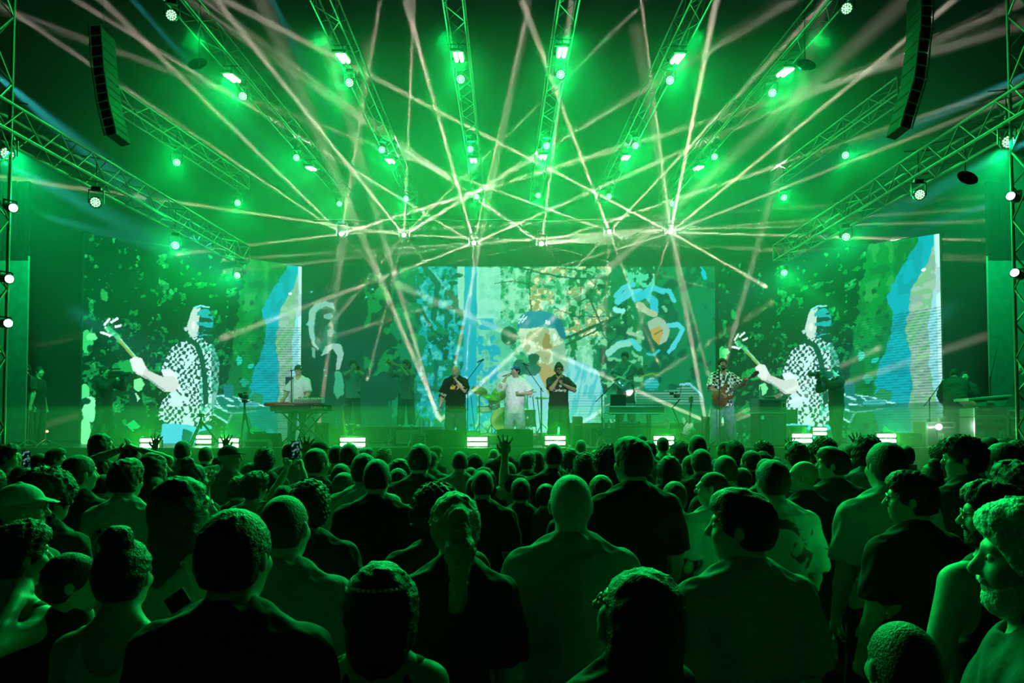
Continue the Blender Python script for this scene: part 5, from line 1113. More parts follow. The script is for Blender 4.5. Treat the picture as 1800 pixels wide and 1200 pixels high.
def text_polys(s, size, arc=0.0, bold=0.0, shear=0.0):
    cu = bpy.data.curves.new('t', 'FONT'); cu.body = s; cu.size = size; cu.align_x = 'CENTER'; cu.resolution_u = 2; cu.offset = bold; cu.shear = shear; o = bpy.data.objects.new('t', cu); COL.objects.link(o)
    dg = bpy.context.evaluated_depsgraph_get(); me = o.evaluated_get(dg).to_mesh(); out = []
    for p in me.polygons:
        q = []
        for v in p.vertices:
            x, y, _ = me.vertices[v].co
            if arc: a = x / arc; x, y = (arc + y) * math.sin(a), (arc + y) * math.cos(a) - arc
            q.append((x, y))
        out.append(q)
    o.evaluated_get(dg).to_mesh_clear(); bpy.data.objects.remove(o); return out
def disc(cx, cy, r, ry=None, n=20): return [(cx + r * math.cos(2 * math.pi * k / n), cy + (ry or r) * math.sin(2 * math.pi * k / n)) for k in range(n)]
def shirt_of(t): return [c for c in t.children if c.name.startswith(('shirt', 'tank')) and 'print' not in c.name][0].data
def held_mic(label, P, W, i):
    hc = P.wr[i] + P.fd[i] * .085; mp = mouth(P) + P.R @ V3(0, .02, -.005); z = unit(mp - hc); tip = W @ Vector(mp); zz = (W.to_3x3() @ Vector(z)).normalized(); Q = zz.to_track_quat('Z', 'Y').to_matrix().to_4x4(); Q.translation = tip - zz * .03; microphone(label, Q)
PI = math.pi
def hold(i, dx=.05, dy=.09, dz=-.14): s = -1 if i == 0 else 1; return lambda P: mouth(P) + P.R @ V3(s * dx, dy, dz)

# ---- the performers (they face the audience)
P = pose(ua=((-.15, .2, -1), (.2, .2, -1)), fa=((.1, .9, -.45), (-.1, .9, -.45)), yaw=.12, curl=.7)
t, W = person('keyboard player in an open white shirt singing behind the stacked keyboards', on_stage(524, 16.15), PI, P, 'keys', 1.0, top='tee', topm=mat('pale_blue_shirt', (.62, .70, .78), .8, bump=.3), loose=1.3, legm=JEANB, hair='short', shoes=cloth('black'), face=True, open_neck=.03)
o = MB().box((0, 0, -.14), (.17, .05, .30), bev=.02).box((0, .0, .02), (.17, .14, .05), bev=.02).obj('towel', mat('teal_towel', (.03, .12, .16), .95, bump=.5), M=Matrix.Translation(W @ Vector(P.sh[1] + V3(-.01, .06, .05))) @ Matrix.Rotation(.2, 4, 'Z')); tag(o, 'dark teal towel hanging over the keyboard player\'s shoulder', 'towel')
P = pose(reach=(hold(0, .02, .16, -.05), hold(1, .03, .13, -.08)), pole=((-.8, .1, -.8), (.8, .2, -.7)), yaw=.35, pitch=.1, curl=.9)
t, W = person('horn player in a grey T-shirt and black trousers, outer one on the horn riser', on_stage(620, 20.3, 2.06), PI, P, 'hornA', 1.02, topm=cloth('steel'), loose=1.7, length=.05, hair='curly', shoes=cloth('white'), face=True)
tp = thing('trumpet', 'small brass trumpet played by the man in the grey T-shirt', 'trumpet', M=W); a = mouth(P); f = P.R @ V3(-.1, 1, -.15)
MB().rod(a + f * .01, a + f * .34, .007).obj('lead_pipe', BRASS, tp); sweep([a + f * .10 + V3(0, 0, -.06), a + f * .3 + V3(0, 0, -.06), a + f * .42 + V3(0, 0, -.05), a + f * .48 + V3(0, 0, -.05)], [.008, .012, .03, .06], BRASS, 'bell', tp)
for k in range(3): MB().rod(a + f * (.15 + k * .028) + V3(0, 0, .02), a + f * (.15 + k * .028) + V3(0, 0, -.09), .010).obj('valve', BRASS, tp)
P = pose(reach=(hold(0, .03, .06, -.05), hold(1, .10, .34, .0)), pole=((-.8, .1, -.8), (.6, .2, -1)), yaw=-.75, pitch=.15, curl=.9)
t, W = person('trombone player in loose dark clothes, inner one on the horn riser', on_stage(714, 20.3, 2.06), PI, P, 'hornB', 1.02, topm=cloth('teal'), loose=2.0, length=.08, hair='curly', legm=mat('dark_teal_trousers', (.04, .09, .10), .9), legs_loose=1.8, shoes=cloth('white'), face=True)
tb = thing('trombone', 'long brass trombone pointing towards the straight stand', 'trombone', M=W); a = Vector(mouth(P)); f = Vector(P.R @ V3(.15, 1, .1)).normalized(); s = Vector((0, 0, 1)).cross(f).normalized()
for q in (0, .07): MB().rod(a + s * q, a + s * q + f * .62, .007).obj('slide', BRASS, tb)
MB().rod(a + f * .62, a + s * .07 + f * .62, .008).obj('slide_bow', BRASS, tb); sweep([a + s * -.06 - f * .22, a - s * .11 - f * .18, a - s * .12, a - s * .12 + f * .22, a - s * .12 + f * .36, a - s * .12 + f * .42], [.010, .011, .012, .016, .045, .095], BRASS, 'bell', tb)
JET = mat('black_cotton', (.005, .008, .007), .95, bump=.3); JET.node_tree.nodes['Principled BSDF'].inputs['Specular IOR Level'].default_value = .15
P = pose(reach=(hold(0, .06, .09, -.15), None), pole=((-.7, .3, -1), (0, 0, -1)), ua=((0, 0, -1), (.30, .05, -1)), fa=((0, 0, 1), (.22, .2, -1)), curl=.9, pitch=-.2, build=1.12, curls=(1.0, .6), yaw=-.1)
t, W = person('bald singer in a black T-shirt with a gold print, microphone at his mouth', on_stage(801, 16.0), PI, P, 'bald', .985, topm=JET, loose=2.0, length=.08, hair=None, legm=mat('dark_blue_jeans', (.03, .06, .09), .9, bump=.3), legs_loose=1.8, shoes=cloth('black'), face=True)
held_mic('black microphone held by the bald singer', P, W, 0)
gold = [[(-.12, -.04), (-.09, .03), (-.06, .00), (-.03, .05), (-.01, .01), (-.03, -.05), (-.09, -.05)], [(-.02, -.05), (.00, .03), (.04, .06), (.11, .04), (.09, .01), (.12, -.01), (.07, -.03), (.04, -.06)], [(-.08, .04), (-.06, .06), (-.05, .03)]]
print_on(t, shirt_of(t), gold, mat('gold_print', (.75, .36, .08), .5), P.che + V3(0, .1, .02), (-1, 0, 0), (0, 0, 1))
P = pose(reach=(lambda P: P.pel + V3(-.13, .24, .20), hold(1, .07, .12, -.10)), pole=((-1, -.2, -.6), (.6, .3, -1)), curl=.9, yaw=-.75, pitch=.0, curls=(.9, 1.0), lean=(-.02, .02))
BC = mat('royal_blue_cap', (.02, .09, .42), .7)
t, W = person('singer in a blue cap, oversized white T-shirt and pale jeans', on_stage(905, 15.7), PI, P, 'capman', .965, topm=mat('white_cotton', (.74, .77, .80), .8, bump=.35), loose=2.1, length=.10, hair='short', cap=(BC, False), legm=JEANL, legs_loose=1.8, shoes=cloth('white'), face=True)
held_mic('silver-ended microphone held by the capped singer', P, W, 1)
H = lambda x, y, z: Vector(P.hd + P.R @ V3(x, y, z))
g = MB(); g.path([H(-.022, .098, .062), H(-.022, .090, .092), H(-.006, .098, .064), H(-.006, .09, .094)], .003).path([H(.004, .09, .094), H(.013, .096, .078), H(.022, .09, .094)], .003).rod(H(.013, .096, .078), H(.013, .098, .062), .003); g.obj('cap_emblem', WHT, t)
P = pose(reach=(lambda P: P.che + V3(-.11, .24, .04), hold(1, .04, .08, -.13)), pole=((-1, .0, -.8), (.7, .1, -1)), curl=.9, pitch=-.15, yaw=.12, curls=(.6, 1.0), build=1.06, palm=((0, 0, 1), (0, 0, 0)))
t, W = person('singer with headphones, red sunglasses and a black jersey', on_stage(982, 15.7), PI, P, 'phones', .985, skin=SKIN2, topm=mat('black_jersey', (.005, .012, .010), .85, bump=.3), loose=1.5, length=.05, hair='bun', legm=mat('black_track_trousers', (.005, .014, .012), .9, bump=.2), legs_loose=1.9, shoes=cloth('white'), face=True, beard='dark', open_neck=.01)
held_mic('black microphone held by the headphone singer', P, W, 1)
glasses(P, t, BLK, mat('red_lens', (.25, .02, .01), .1)); H = lambda x, y, z: Vector(P.hd + P.R @ V3(x, y, z))
g = MB().path([H(-.09, 0, .0), H(-.088, 0, .07), H(-.05, 0, .125), H(0, 0, .14), H(.05, 0, .125), H(.088, 0, .07), H(.09, 0, .0)], .010, 8); hp = g.obj('headphone_band', DRK, t)
for s in (-1, 1): MB().ball(H(s * .092, 0, -.005), .040, 14, 10, (.5, .9, 1)).obj('ear_cup', mat('grey_ear_cup', (.2, .22, .22), .3), hp, True)
print_on(t, shirt_of(t), text_polys('Carhartt', .085, bold=.0012, shear=.35), mat('white_print', (.8, .85, .82), .6), P.che + V3(.0, .1, -.09), (-1, 0, 0), (0, 0, 1)); print_on(t, shirt_of(t), [[(-.12, -.105), (.13, -.092), (.13, -.098), (-.12, -.112)]], mat('white_print', ()), P.che + V3(.0, .1, -.01), (-1, 0, 0), (0, 0, 1), 'print_line')
print_on(t, shirt_of(t), [disc(.03, 0, .032)], mat('pale_print', (.45, .55, .58), .6), P.che + V3(0, .1, .03), (-1, 0, 0), (0, 0, 1), 'chest_badge')
MB().path([H(-.06, .02, -.16), H(-.05, .07, -.19), H(-.02, .09, -.22)], .012, 6).path([H(.06, .02, -.16), H(.05, .07, -.19), H(.02, .09, -.22)], .012, 6).obj('collar', WHT, t)
# guitarist at the back
def strap(P, parent, m, s0, s1):
    a = P.sh[s0] + V3(.05 if s0 == 0 else -.05, .02, .075); b = P.che + V3(0, .20, -.02); c = P.pel + V3(.12 if s1 else -.12, .24, .12); me = MB()
    pts = [a + V3(0, -.12, -.06), a, (a * .5 + b * .5) + V3(0, .06, .03), b, c]
    for p, q in zip(pts[:-1], pts[1:]): p = Vector(p); q = Vector(q); d = q - p; Mx = d.to_track_quat('Z', 'Y').to_matrix().to_4x4(); me.box((p + q) / 2, (.055, .012, d.length * 1.06), Mx)
    return me.obj('shoulder_strap', m, parent)
def gmat(W, c, tip, front): # instrument frame: X along the neck, -Y = front
    x = Vector(tip - c).normalized(); y = -Vector(front); z = x.cross(y).normalized(); y = z.cross(x); M = Matrix((x, y, z)).transposed().to_4x4(); M.translation = Vector(c); return W @ M
P = pose(reach=(lambda P: P.pel + V3(-.36, .28, .36), lambda P: P.pel + V3(.12, .27, .14)), pole=((-1, 0, -.8), (1, -.1, -.4)), curl=1.0, pitch=-.3, yaw=-.4)
t, W = person('guitarist in a teal T-shirt playing behind the mixing table', on_stage(1100, 19.3, 2.16), PI, P, 'gtr', 1.04, topm=cloth('teal'), loose=1.7, length=.03, hair='messy', legm=cloth('charcoal'), legs_loose=1.9, shoes=cloth('black'), face=True)
strap(P, t, WHT, 0, 1); c = P.pel + V3(.10, .27, .10); guitar('electric_guitar', 'white-bodied electric guitar played behind the mixing table', gmat(W, c, P.pel + V3(-.42, .28, .42), (0, 1, .1)), mat('cream_body', ()), MAPLE, .44, guard=WHT, sc=.95)
# bassist
CHK = bpy.data.materials.new('checked_shirt'); CHK.use_nodes = True; nt = CHK.node_tree; tc = nt.nodes.new('ShaderNodeTexCoord'); ck = nt.nodes.new('ShaderNodeTexChecker'); ck.inputs['Scale'].default_value = 17; mp_ = nt.nodes.new('ShaderNodeMapping'); mp_.inputs['Rotation'].default_value = (.3, .15, .2)
ck.inputs['Color1'].default_value = (.72, .78, .76, 1); ck.inputs['Color2'].default_value = (.015, .03, .03, 1); nt.links.new(tc.outputs['Object'], mp_.inputs[0]); nt.links.new(mp_.outputs[0], ck.inputs[0]); nt.links.new(ck.outputs[0], nt.nodes['Principled BSDF'].inputs[0]); nt.nodes['Principled BSDF'].inputs['Roughness'].default_value = .8
P = pose(reach=(lambda P: P.pel + V3(-.40, .22, .36), lambda P: P.pel + V3(.08, .27, .10)), pole=((-1, -.2, -.8), (1, -.3, -.5)), curl=1.0, pitch=.0, yaw=-.05, build=1.06, legs=((-.05, 0, -.03, -.02), (.05, 0, .03, .04)))
t, W = person('bassist in a black and white checked shirt singing at a stand', on_stage(1270, 15.3), PI, P, 'bass', 1.03, skin=SKIN2, topm=CHK, loose=1.8, length=.02, hair='pony', legm=JEANB, legs_loose=1.9, shoes=mat('red_shoes', (.4, .05, .05), .6), face=True, beard='dark', open_neck=.04)
strap(P, t, mat('navy_strap', (.02, .06, .08), .7), 0, 1); c = P.pel + V3(.07, .27, .05); guitar('bass_guitar', 'walnut-brown bass guitar with a dark neck, played by the bassist', gmat(W, c, P.pel + V3(-.42, .22, .38), (0, 1, .1)), WOOD, mat('dark_neck', (.04, .025, .02), .4), .56, pegs=4, sc=1.02)
# crew with cameras
def video_camera(label, M, big=1.0):
    t = thing('video_camera', label, 'camera', M=M); b = big
    MB().box((0, 0, 0), (.12 * b, .34 * b, .16 * b), bev=.015).obj('camera_body', BLK, t); MB().rod((0, .17 * b, .01), (0, .34 * b, .01), .045 * b, .055 * b, 14).obj('lens', DRK, t); MB().box((0, 0, .13 * b), (.03, .2 * b, .03), bev=.008).obj('top_handle', BLK, t); MB().rod((-.09, .08, .03), (-.09, .16, .03), .03).obj('viewfinder', DRK, t); return t
P = pose(reach=(lambda P: P.neck + V3(-.10, .36, .0), lambda P: P.neck + V3(.14, .34, -.04)), pole=((-1, .0, -1), (1, .0, -1)), curl=.9, legs=((-.06, .03, -.05, .12), (.05, -.02, .04, -.14)))
for lab, px, rz, Y, key, sc_ in (('cameraman in black silhouetted before the bassist\'s giant picture', 1470, PI / 2 + .1, 17.2, 'cam', 1.03), ('cameraman in dark clothes shooting across the stage beside the tall screen edge', 183, -PI / 2 - .1, 17.2, 'cam', 1.03)):
    t, W = person(lab, on_stage(px, Y), rz, P, key, sc_, topm=cloth('black'), loose=1.6, length=.04, hair='short', shoes=cloth('black'), face=True, top='long'); video_camera('shoulder camera held by the ' + ('silhouetted cameraman before the giant bassist' if px > 900 else 'cameraman beside the screen edge'), W @ Matrix.Translation(P.neck + V3(.02, .30, .10)))
P = pose(lean=(0, .28), ua=((-.2, .6, -1), (.2, .6, -1)), fa=((0, .9, -.5), (0, .9, -.5)), pitch=-.6, build=1.2); t, W = person('stagehand in a dark coat bending over the flight cases, back to the crowd', on_stage(1680, 15.6), -.5, P, 'crew', .95, top='long', topm=mat('dark_green_coat', (.02, .03, .025), .9), loose=2.2, length=.12, hair='short')
P = pose(); t, W = person('crew member half hidden behind the pale desk lid', on_stage(1697, 16.2, STAGE), PI - .4, P, 'crewN', .92, topm=cloth('charcoal'), hair='short', face=True)
t, W = person('crew member at the far end of the stage beside the tower', on_stage(1800, 15.2), PI / 2, P, 'crewN', 1.0, topm=cloth('charcoal'), hair='short', face=True)
t, W = person('dim musician standing by the tower beyond the tall screen', on_stage(43, 15.8), PI - .3, P, 'crewN', 1.0, topm=cloth('charcoal'), hair='short', face=True)
t, W = person('second dim figure standing in the haze beyond the tall screen', on_stage(66, 16.6), -PI / 2, P, 'crewN', 1.0, topm=cloth('black'), hair='short', face=True)

# ---- the audience (they face the stage, backs to the camera)
def up_bent(i, out=.35): s = -1 if i == 0 else 1; return (s * .5, .35, .02), (s * -.03, .12, 1)
def crowd_pose(k, yaw, f, b, pitch):
    ua = [(-.12, .02, -1), (.12, .02, -1)]; fa = [(.05, .5, -1), (-.05, .5, -1)]; kw = {}; palm = [(0, 0, 0), (0, 0, 0)]; cu = [.5, .5]; hands = [0, 0]; reach = [None, None]; pole = ((-1, .2, -.6), (1, .2, -.6))
    if k in ('aL', 'a2'): ua[0], fa[0] = up_bent(0); palm[0] = (0, 1, 0); cu[0] = .12; hands[0] = 1
    if k in ('aR', 'a2'): ua[1], fa[1] = up_bent(1); palm[1] = (0, 1, 0); cu[1] = .12; hands[1] = 1
    if k == 'hiL': ua[0] = (-.45, .3, .5); fa[0] = (.0, .1, 1); palm[0] = (0, 1, 0); cu[0] = .15; hands[0] = 1
    if k == 'hiR': ua[1] = (.45, .3, .5); fa[1] = (-.1, .1, 1); palm[1] = (0, 1, 0); cu[1] = .15; hands[1] = 1
    if k == 'ph': reach = [lambda P: P.hd + V3(-.06, .24, .24), lambda P: P.hd + V3(.09, .24, .24)]; hands = [1, 1]; cu = [.9, .9]
    if k == 'phs': reach = [lambda P: P.che + V3(-.03, .32, .10), lambda P: P.che + V3(.07, .32, .10)]; hands = [1, 1]; cu = [.9, .9]
    if k == 'hh': reach = [lambda P: P.hd + V3(-.10, -.02, .10), lambda P: P.hd + V3(.10, -.02, .10)]; pole = ((-1, .1, .3), (1, .1, .3)); cu = [.7, .7]; hands = [1, 1]
    if k == 'nk': reach = [None, lambda P: P.neck + V3(.10, -.08, .03)]; pole = ((-1, 0, -1), (.7, -.4, -.9)); hands = [0, 1]; cu = [.5, .8]
    if k == 'ch': reach = [lambda P: P.che + V3(-.04, .2, .08), lambda P: P.che + V3(.06, .22, .10)]; hands = [1, 1]; cu = [1, 1]
    if k == 'hip': ua[0] = (-.45, -.1, -1); fa[0] = (.25, .5, -1)
    return pose(ua=ua, fa=fa, yaw=yaw, pitch=pitch, female=f, build=b, palm=palm, curls=cu, reach=reach, pole=pole), tuple(hands)
YAWS = {'B': 0.0, 'b': .18, 'c': -.2, 'L': 1.15, 'R': -1.15, 'l': .6, 'r': -.6}
PLACED = []
def spectator(px, top, w_, yaw, hair, hc, tk, tc, k, lab, f=False, b=1.0, pitch=0.0, cap=None, beard=None, gl=False, loose=1.2, body_rz=None, topm=None, face=None, group=None, skin=SKIN, dx=0):
    Y = F * .168 / w_; 
    if yaw in 'LR': Y = F * .19 / w_
    z = at(px, top, Y).z; hh = {'afro': .055, 'curly': .03, 'bun': .05, 'messy': .016, 'wavy': .02}.get(hair, .008) if hair else 0.0
    if cap: hh = .02
    s = z / (1.775 + hh)
    if not .86 <= s <= 1.10:
        s = min(max(s, .86), 1.10)
        if top > 762: Y = (EYE - s * (1.775 + hh)) * F / (top - 757.4)
        Y = min(max(Y, 1.5), 12.2)
    loc = at(px, 800, Y); loc.z = 0; rz = YAWS[yaw] * .35 if body_rz is None else body_rz
    hy = YAWS[yaw] * .65 if body_rz is None else YAWS[yaw] - body_rz
    key = ('p', k, round(hy, 2), f, b, pitch); P, hands = cached(('pose', key), lambda: crowd_pose(k, hy, f, b, pitch))
    t, W = person(lab, loc, rz, P, key, s, skin=skin, top=tk, topm=topm or cloth(tc), loose=loose, hair=hair, hairc=hc, cap=cap, beard=beard, face=bool(face if face is not None else yaw in 'LRlr'), hands=hands, group=group)
    if gl: glasses(P, t)
    PLACED.append((loc.x, loc.y)); return t, W, P
FLORAL = bpy.data.materials.new('floral_shirt'); FLORAL.use_nodes = True; nt = FLORAL.node_tree; tc = nt.nodes.new('ShaderNodeTexCoord'); nz = nt.nodes.new('ShaderNodeTexNoise'); nz.inputs['Scale'].default_value = 9; nz.inputs['Detail'].default_value = 3; nz.inputs['Distortion'].default_value = 1.2; rp = nt.nodes.new('ShaderNodeValToRGB')
rp.color_ramp.elements[0].position = .57; rp.color_ramp.elements[0].color = (.55, .57, .50, 1); rp.color_ramp.elements[1].position = .60; rp.color_ramp.elements[1].color = (.02, .03, .02, 1); nt.links.new(tc.outputs['Object'], nz.inputs[0]); nt.links.new(nz.outputs[0], rp.inputs[0]); nt.links.new(rp.outputs[0], nt.nodes['Principled BSDF'].inputs[0])
STRIPE = bpy.data.materials.new('striped_shirt'); STRIPE.use_nodes = True; nt = STRIPE.node_tree; tc = nt.nodes.new('ShaderNodeTexCoord'); wv = nt.nodes.new('ShaderNodeTexWave'); wv.bands_direction = 'Z'; wv.inputs['Scale'].default_value = 22; rp = nt.nodes.new('ShaderNodeValToRGB'); rp.color_ramp.interpolation = 'CONSTANT'
rp.color_ramp.elements[0].color = (.02, .02, .02, 1); rp.color_ramp.elements[1].position = .7; rp.color_ramp.elements[1].color = (.5, .5, .5, 1); nt.links.new(tc.outputs['Object'], wv.inputs[0]); nt.links.new(wv.outputs[0], rp.inputs[0]); nt.links.new(rp.outputs[0], nt.nodes['Principled BSDF'].inputs[0])
def phone(label, M, lit=True):
    t = thing('phone', label, 'phone', M=M); MB().box((0, 0, 0), (.076, .009, .155), bev=.003).obj('casing', BLK, t)
    m = BLK
    if lit:
        m = MATS.get('phone_picture')
        if m is None:
            m = mat('phone_picture', (.02, .02, .02), emit=(0, 0, 0), es=.8); nt = m.node_tree; tc = nt.nodes.new('ShaderNodeTexCoord'); nz = nt.nodes.new('ShaderNodeTexNoise'); nz.inputs['Scale'].default_value = 38; rp = nt.nodes.new('ShaderNodeValToRGB')
            rp.color_ramp.elements[0].position = .5; rp.color_ramp.elements[0].color = (.0, .004, .003, 1); rp.color_ramp.elements[1].position = .72; rp.color_ramp.elements[1].color = (.2, .6, .5, 1)
            nt.links.new(tc.outputs['Object'], nz.inputs[0]); nt.links.new(nz.outputs[0], rp.inputs[0]); nt.links.new(rp.outputs[0], nt.nodes['Principled BSDF'].inputs['Emission Color'])
    MB().box((0, -.0052, 0), (.068, .001, .142)).obj('screen', m, t); MB().ball((.022, .006, .055), .006, 8, 6).obj('camera_lens', DRK, t); return t
# nearest people, each as the photograph shows them
spectator(34, 918, 84, 'r', 'messy', 'dark', 'tank', 'black', 'nk', 'woman in a dark tank top with one hand on her neck, at the lower corner', f=True)
spectator(38, 847, 72, 'R', None, 'grey', 'tee', 'grey', 'n', 'man in a pale backwards cap and light T-shirt, facing the keyboard side', cap=(cloth('light'), False), gl=True, b=1.05)
spectator(84, 820, 58, 'r', 'afro', 'dark', 'tee', 'black', 'n', 'round-haired man in a black T-shirt behind the pale cap')
t, W, P = spectator(222, 808, 47, 'c', 'messy', 'dark', 'tee', 'light', 'n', 'young man whose pale T-shirt reads AVEM TOKYO in an arc', loose=1.5)
INK = mat('black_print', (.01, .01, .01), .7); me = shirt_of(t)
print_on(t, me, text_polys('AVEM TOKYO', .058, arc=.155, bold=.0012), INK, P.che + V3(-.02, -.1, .075), (1, 0, 0), (0, 0, 1), 'lettering', .004); print_on(t, me, [disc(-.02, -.06, .085)], INK, P.che + V3(0, -.1, .04), (1, 0, 0), (0, 0, 1), lift=.004)
spectator(221, 922, 98, 'B', 'bun', 'dark', 'tank', 'light', 'n', 'woman with a dark top bun and thin pale straps, near the camera', f=True)
spectator(322, 838, 84, 'R', 'long', 'dark', 'tank', 'grey', 'n', 'long-haired woman in glasses and a knitted top, in profile', f=True, gl=True)
spectator(415, 895, 116, 'c', 'short', 'dark', 'tee', 'black', 'n', 'large dark-haired head of the man in black nearest the camera', b=1.05)
t, W, P = spectator(502, 868, 84, 'c', 'buzz', 'brown', 'tee', 'grey', 'n', 'man in a mid-grey T-shirt with a dark bag strap across his back', b=1.0)
me = shirt_of(t); print_on(t, me, [[(-.19 + k * .045, .16 - k * .06) for k in range(9)] + [(-.13 + k * .045, .16 - k * .06) for k in range(8, -1, -1)]], INK, P.che + V3(0, -.1, .0), (1, 0, 0), (0, 0, 1), 'bag_strap', .008)
spectator(545, 845, 60, 'b', 'curly', 'dark', 'tee', 'black', 'n', 'curly-topped man in black behind the bag-strap man')
spectator(663, 805, 48, 'B', 'buzz', 'dark', 'tee', 'black', 'n', 'broad man in a plain black T-shirt before the pale sweatshirt', b=1.08)
t, W, P = spectator(640, 797, 42, 'B', 'short', 'dark', 'long', 'light', 'n', 'person in a wide pale sweatshirt with a dark back print', b=1.1, loose=2.0); print_on(t, shirt_of(t), [[(-.13, -.10), (.08, -.10), (.08, .07), (-.13, .07)]], mat('dark_print', (.08, .09, .08), .7), P.che + V3(-.03, -.1, .07), (1, 0, 0), (0, 0, 1), lift=.005)
spectator(768, 847, 64, 'B', 'afro', 'dark', 'tee', 'black', 'n', 'person with a big afro beside the fair ponytail')
spectator(800, 866, 84, 'b', 'pony', 'blond', 'tee', 'black', 'n', 'fair-haired woman with a long ponytail in a black T-shirt', f=True)
t, W, P = spectator(672, 990, 104, 'B', 'bob', 'dark', 'tank', 'black', 'n', 'dark-haired woman with a beaded headband at the bottom edge', f=True)
for k in range(17):
    a = (k - 8) * .17; MB().ball(P.hd + P.R @ V3(.098 * math.sin(a), -.020 - .118 * math.cos(a), .062), .0058 + .001 * (k % 3), 8, 6).obj('headband_bead', mat('glass_bead', (.55, .6, .58), .08, .3), t, True)
spectator(1003, 832, 76, 'B', 'buzz', 'grey', 'tee', 'grey', 'n', 'close-cropped man in a grey T-shirt with his ears showing, mid-frame', b=1.05, loose=1.5)
spectator(1056, 835, 44, 'b', 'short', 'dark', 'tee', 'charcoal', 'n', 'man in a dark shirt just behind the grey T-shirt man')
spectator(1113, 772, 52, 'l', 'side', 'dark', 'tee', 'black', 'n', 'tall man in black whose head rises over the crowd', b=1.05)
spectator(1098, 990, 128, 'L', 'wavy', 'brown', 'tee', 'black', 'n', 'wavy-haired woman in glasses looking up, at the bottom edge', f=True, pitch=.3, gl=True)
spectator(1305, 865, 98, 'L', 'side', 'dark', 'tee', 'grey', 'n', 'dark-haired man in a plain grey T-shirt turning his face aside', body_rz=.15, loose=1.6)
spectator(1357, 808, 52, 'b', 'short', 'dark', 'tee', 'light', 'n', 'man in a pale shirt printed with dark flowers', topm=FLORAL, loose=1.7, b=1.05)
spectator(1412, 811, 46, 'L', None, 'grey', 'tee', 'black', 'n', 'bald man with glasses in black beside the flowered shirt', gl=True)
t, W, P = spectator(1465, 788, 44, 'L', 'side', 'dark', 'tee', 'charcoal', 'n', 'dark-haired man with a round print on his black shirt', body_rz=.1, b=1.05); print_on(t, shirt_of(t), [disc(.0, 0, .07), disc(0, 0, .05)], mat('dim_print', (.09, .10, .09), .7), P.che + V3(.02, -.1, .09), (1, 0, 0), (0, 0, 1), lift=.005)
spectator(1557, 777, 55, 'b', 'short', 'dark', 'tee', 'light', 'n', 'big-headed man in a pale T-shirt before the edge strobe nearest the cases', b=1.05)
spectator(1602, 830, 70, 'L', 'messy', 'dark', 'tee', 'black', 'n', 'messy-haired person in glasses and a black T-shirt, in profile', gl=True, body_rz=.2)
spectator(1560, 844, 40, 'L', 'short', 'dark', 'tank', 'light', 'ch', 'person in a pale vest half hidden by the messy-haired one')
spectator(1637, 806, 34, 'B', 'bun', 'dark', 'tee', 'light', 'n', 'person with a small top bun before the stage edge', f=True)
t, W, P = spectator(1695, 766, 50, 'L', 'curly', 'dark', 'tee', 'charcoal', 'phs', 'curly-haired person in glasses holding up a dark phone', gl=True, body_rz=.3)
phone('dark upright phone in the curly-haired person\'s hands', W @ Matrix.Translation(P.che + V3(.02, .42, .26)), False)
spectator(1720, 795, 48, 'L', None, 'grey', 'tank', 'grey', 'n', 'smooth-headed man with glasses in a grey vest', gl=True, cap=(cloth('grey'), False))
spectator(1762, 778, 44, 'l', 'short', 'dark', 'tee', 'black', 'n', 'dark-haired person behind the smooth-headed man')
spectator(1788, 812, 62, 'b', 'messy', 'dark', 'tee', 'charcoal', 'n', 'person with thick dark hair at the outer edge')
spectator(1706, 848, 40, 'L', 'curly', 'brown', 'tank', 'grey', 'ch', 'curly-haired woman with glasses beside the bearded man', f=True, gl=True)
spectator(1747, 848, 88, 'L', 'messy', 'dark', 'tank', 'black', 'hip', 'bearded man in glasses and a black vest, bare arm bent', beard='dark', gl=True, b=1.12, body_rz=.2)
spectator(1815, 884, 150, 'L', 'messy', 'white', 'tee', 'black', 'n', 'white-haired man with a white moustache seen in profile close up', beard='white', b=1.1, body_rz=1.0)
spectator(1580, 1086, 102, 'B', 'buzz', 'brown', 'tee', 'black', 'n', 'short person whose cropped head just shows at the bottom edge')
spectator(130, 968, 52, 'R', 'short', 'dark', 'tee', 'black', 'n', 'dark-haired person in profile behind the woman with the bun', f=True)
spectator(1253, 828, 50, 'L', 'buzz', 'dark', 'tee', 'light', 'n', 'cropped man in glasses looking across, pale shirt', gl=True, body_rz=.3)
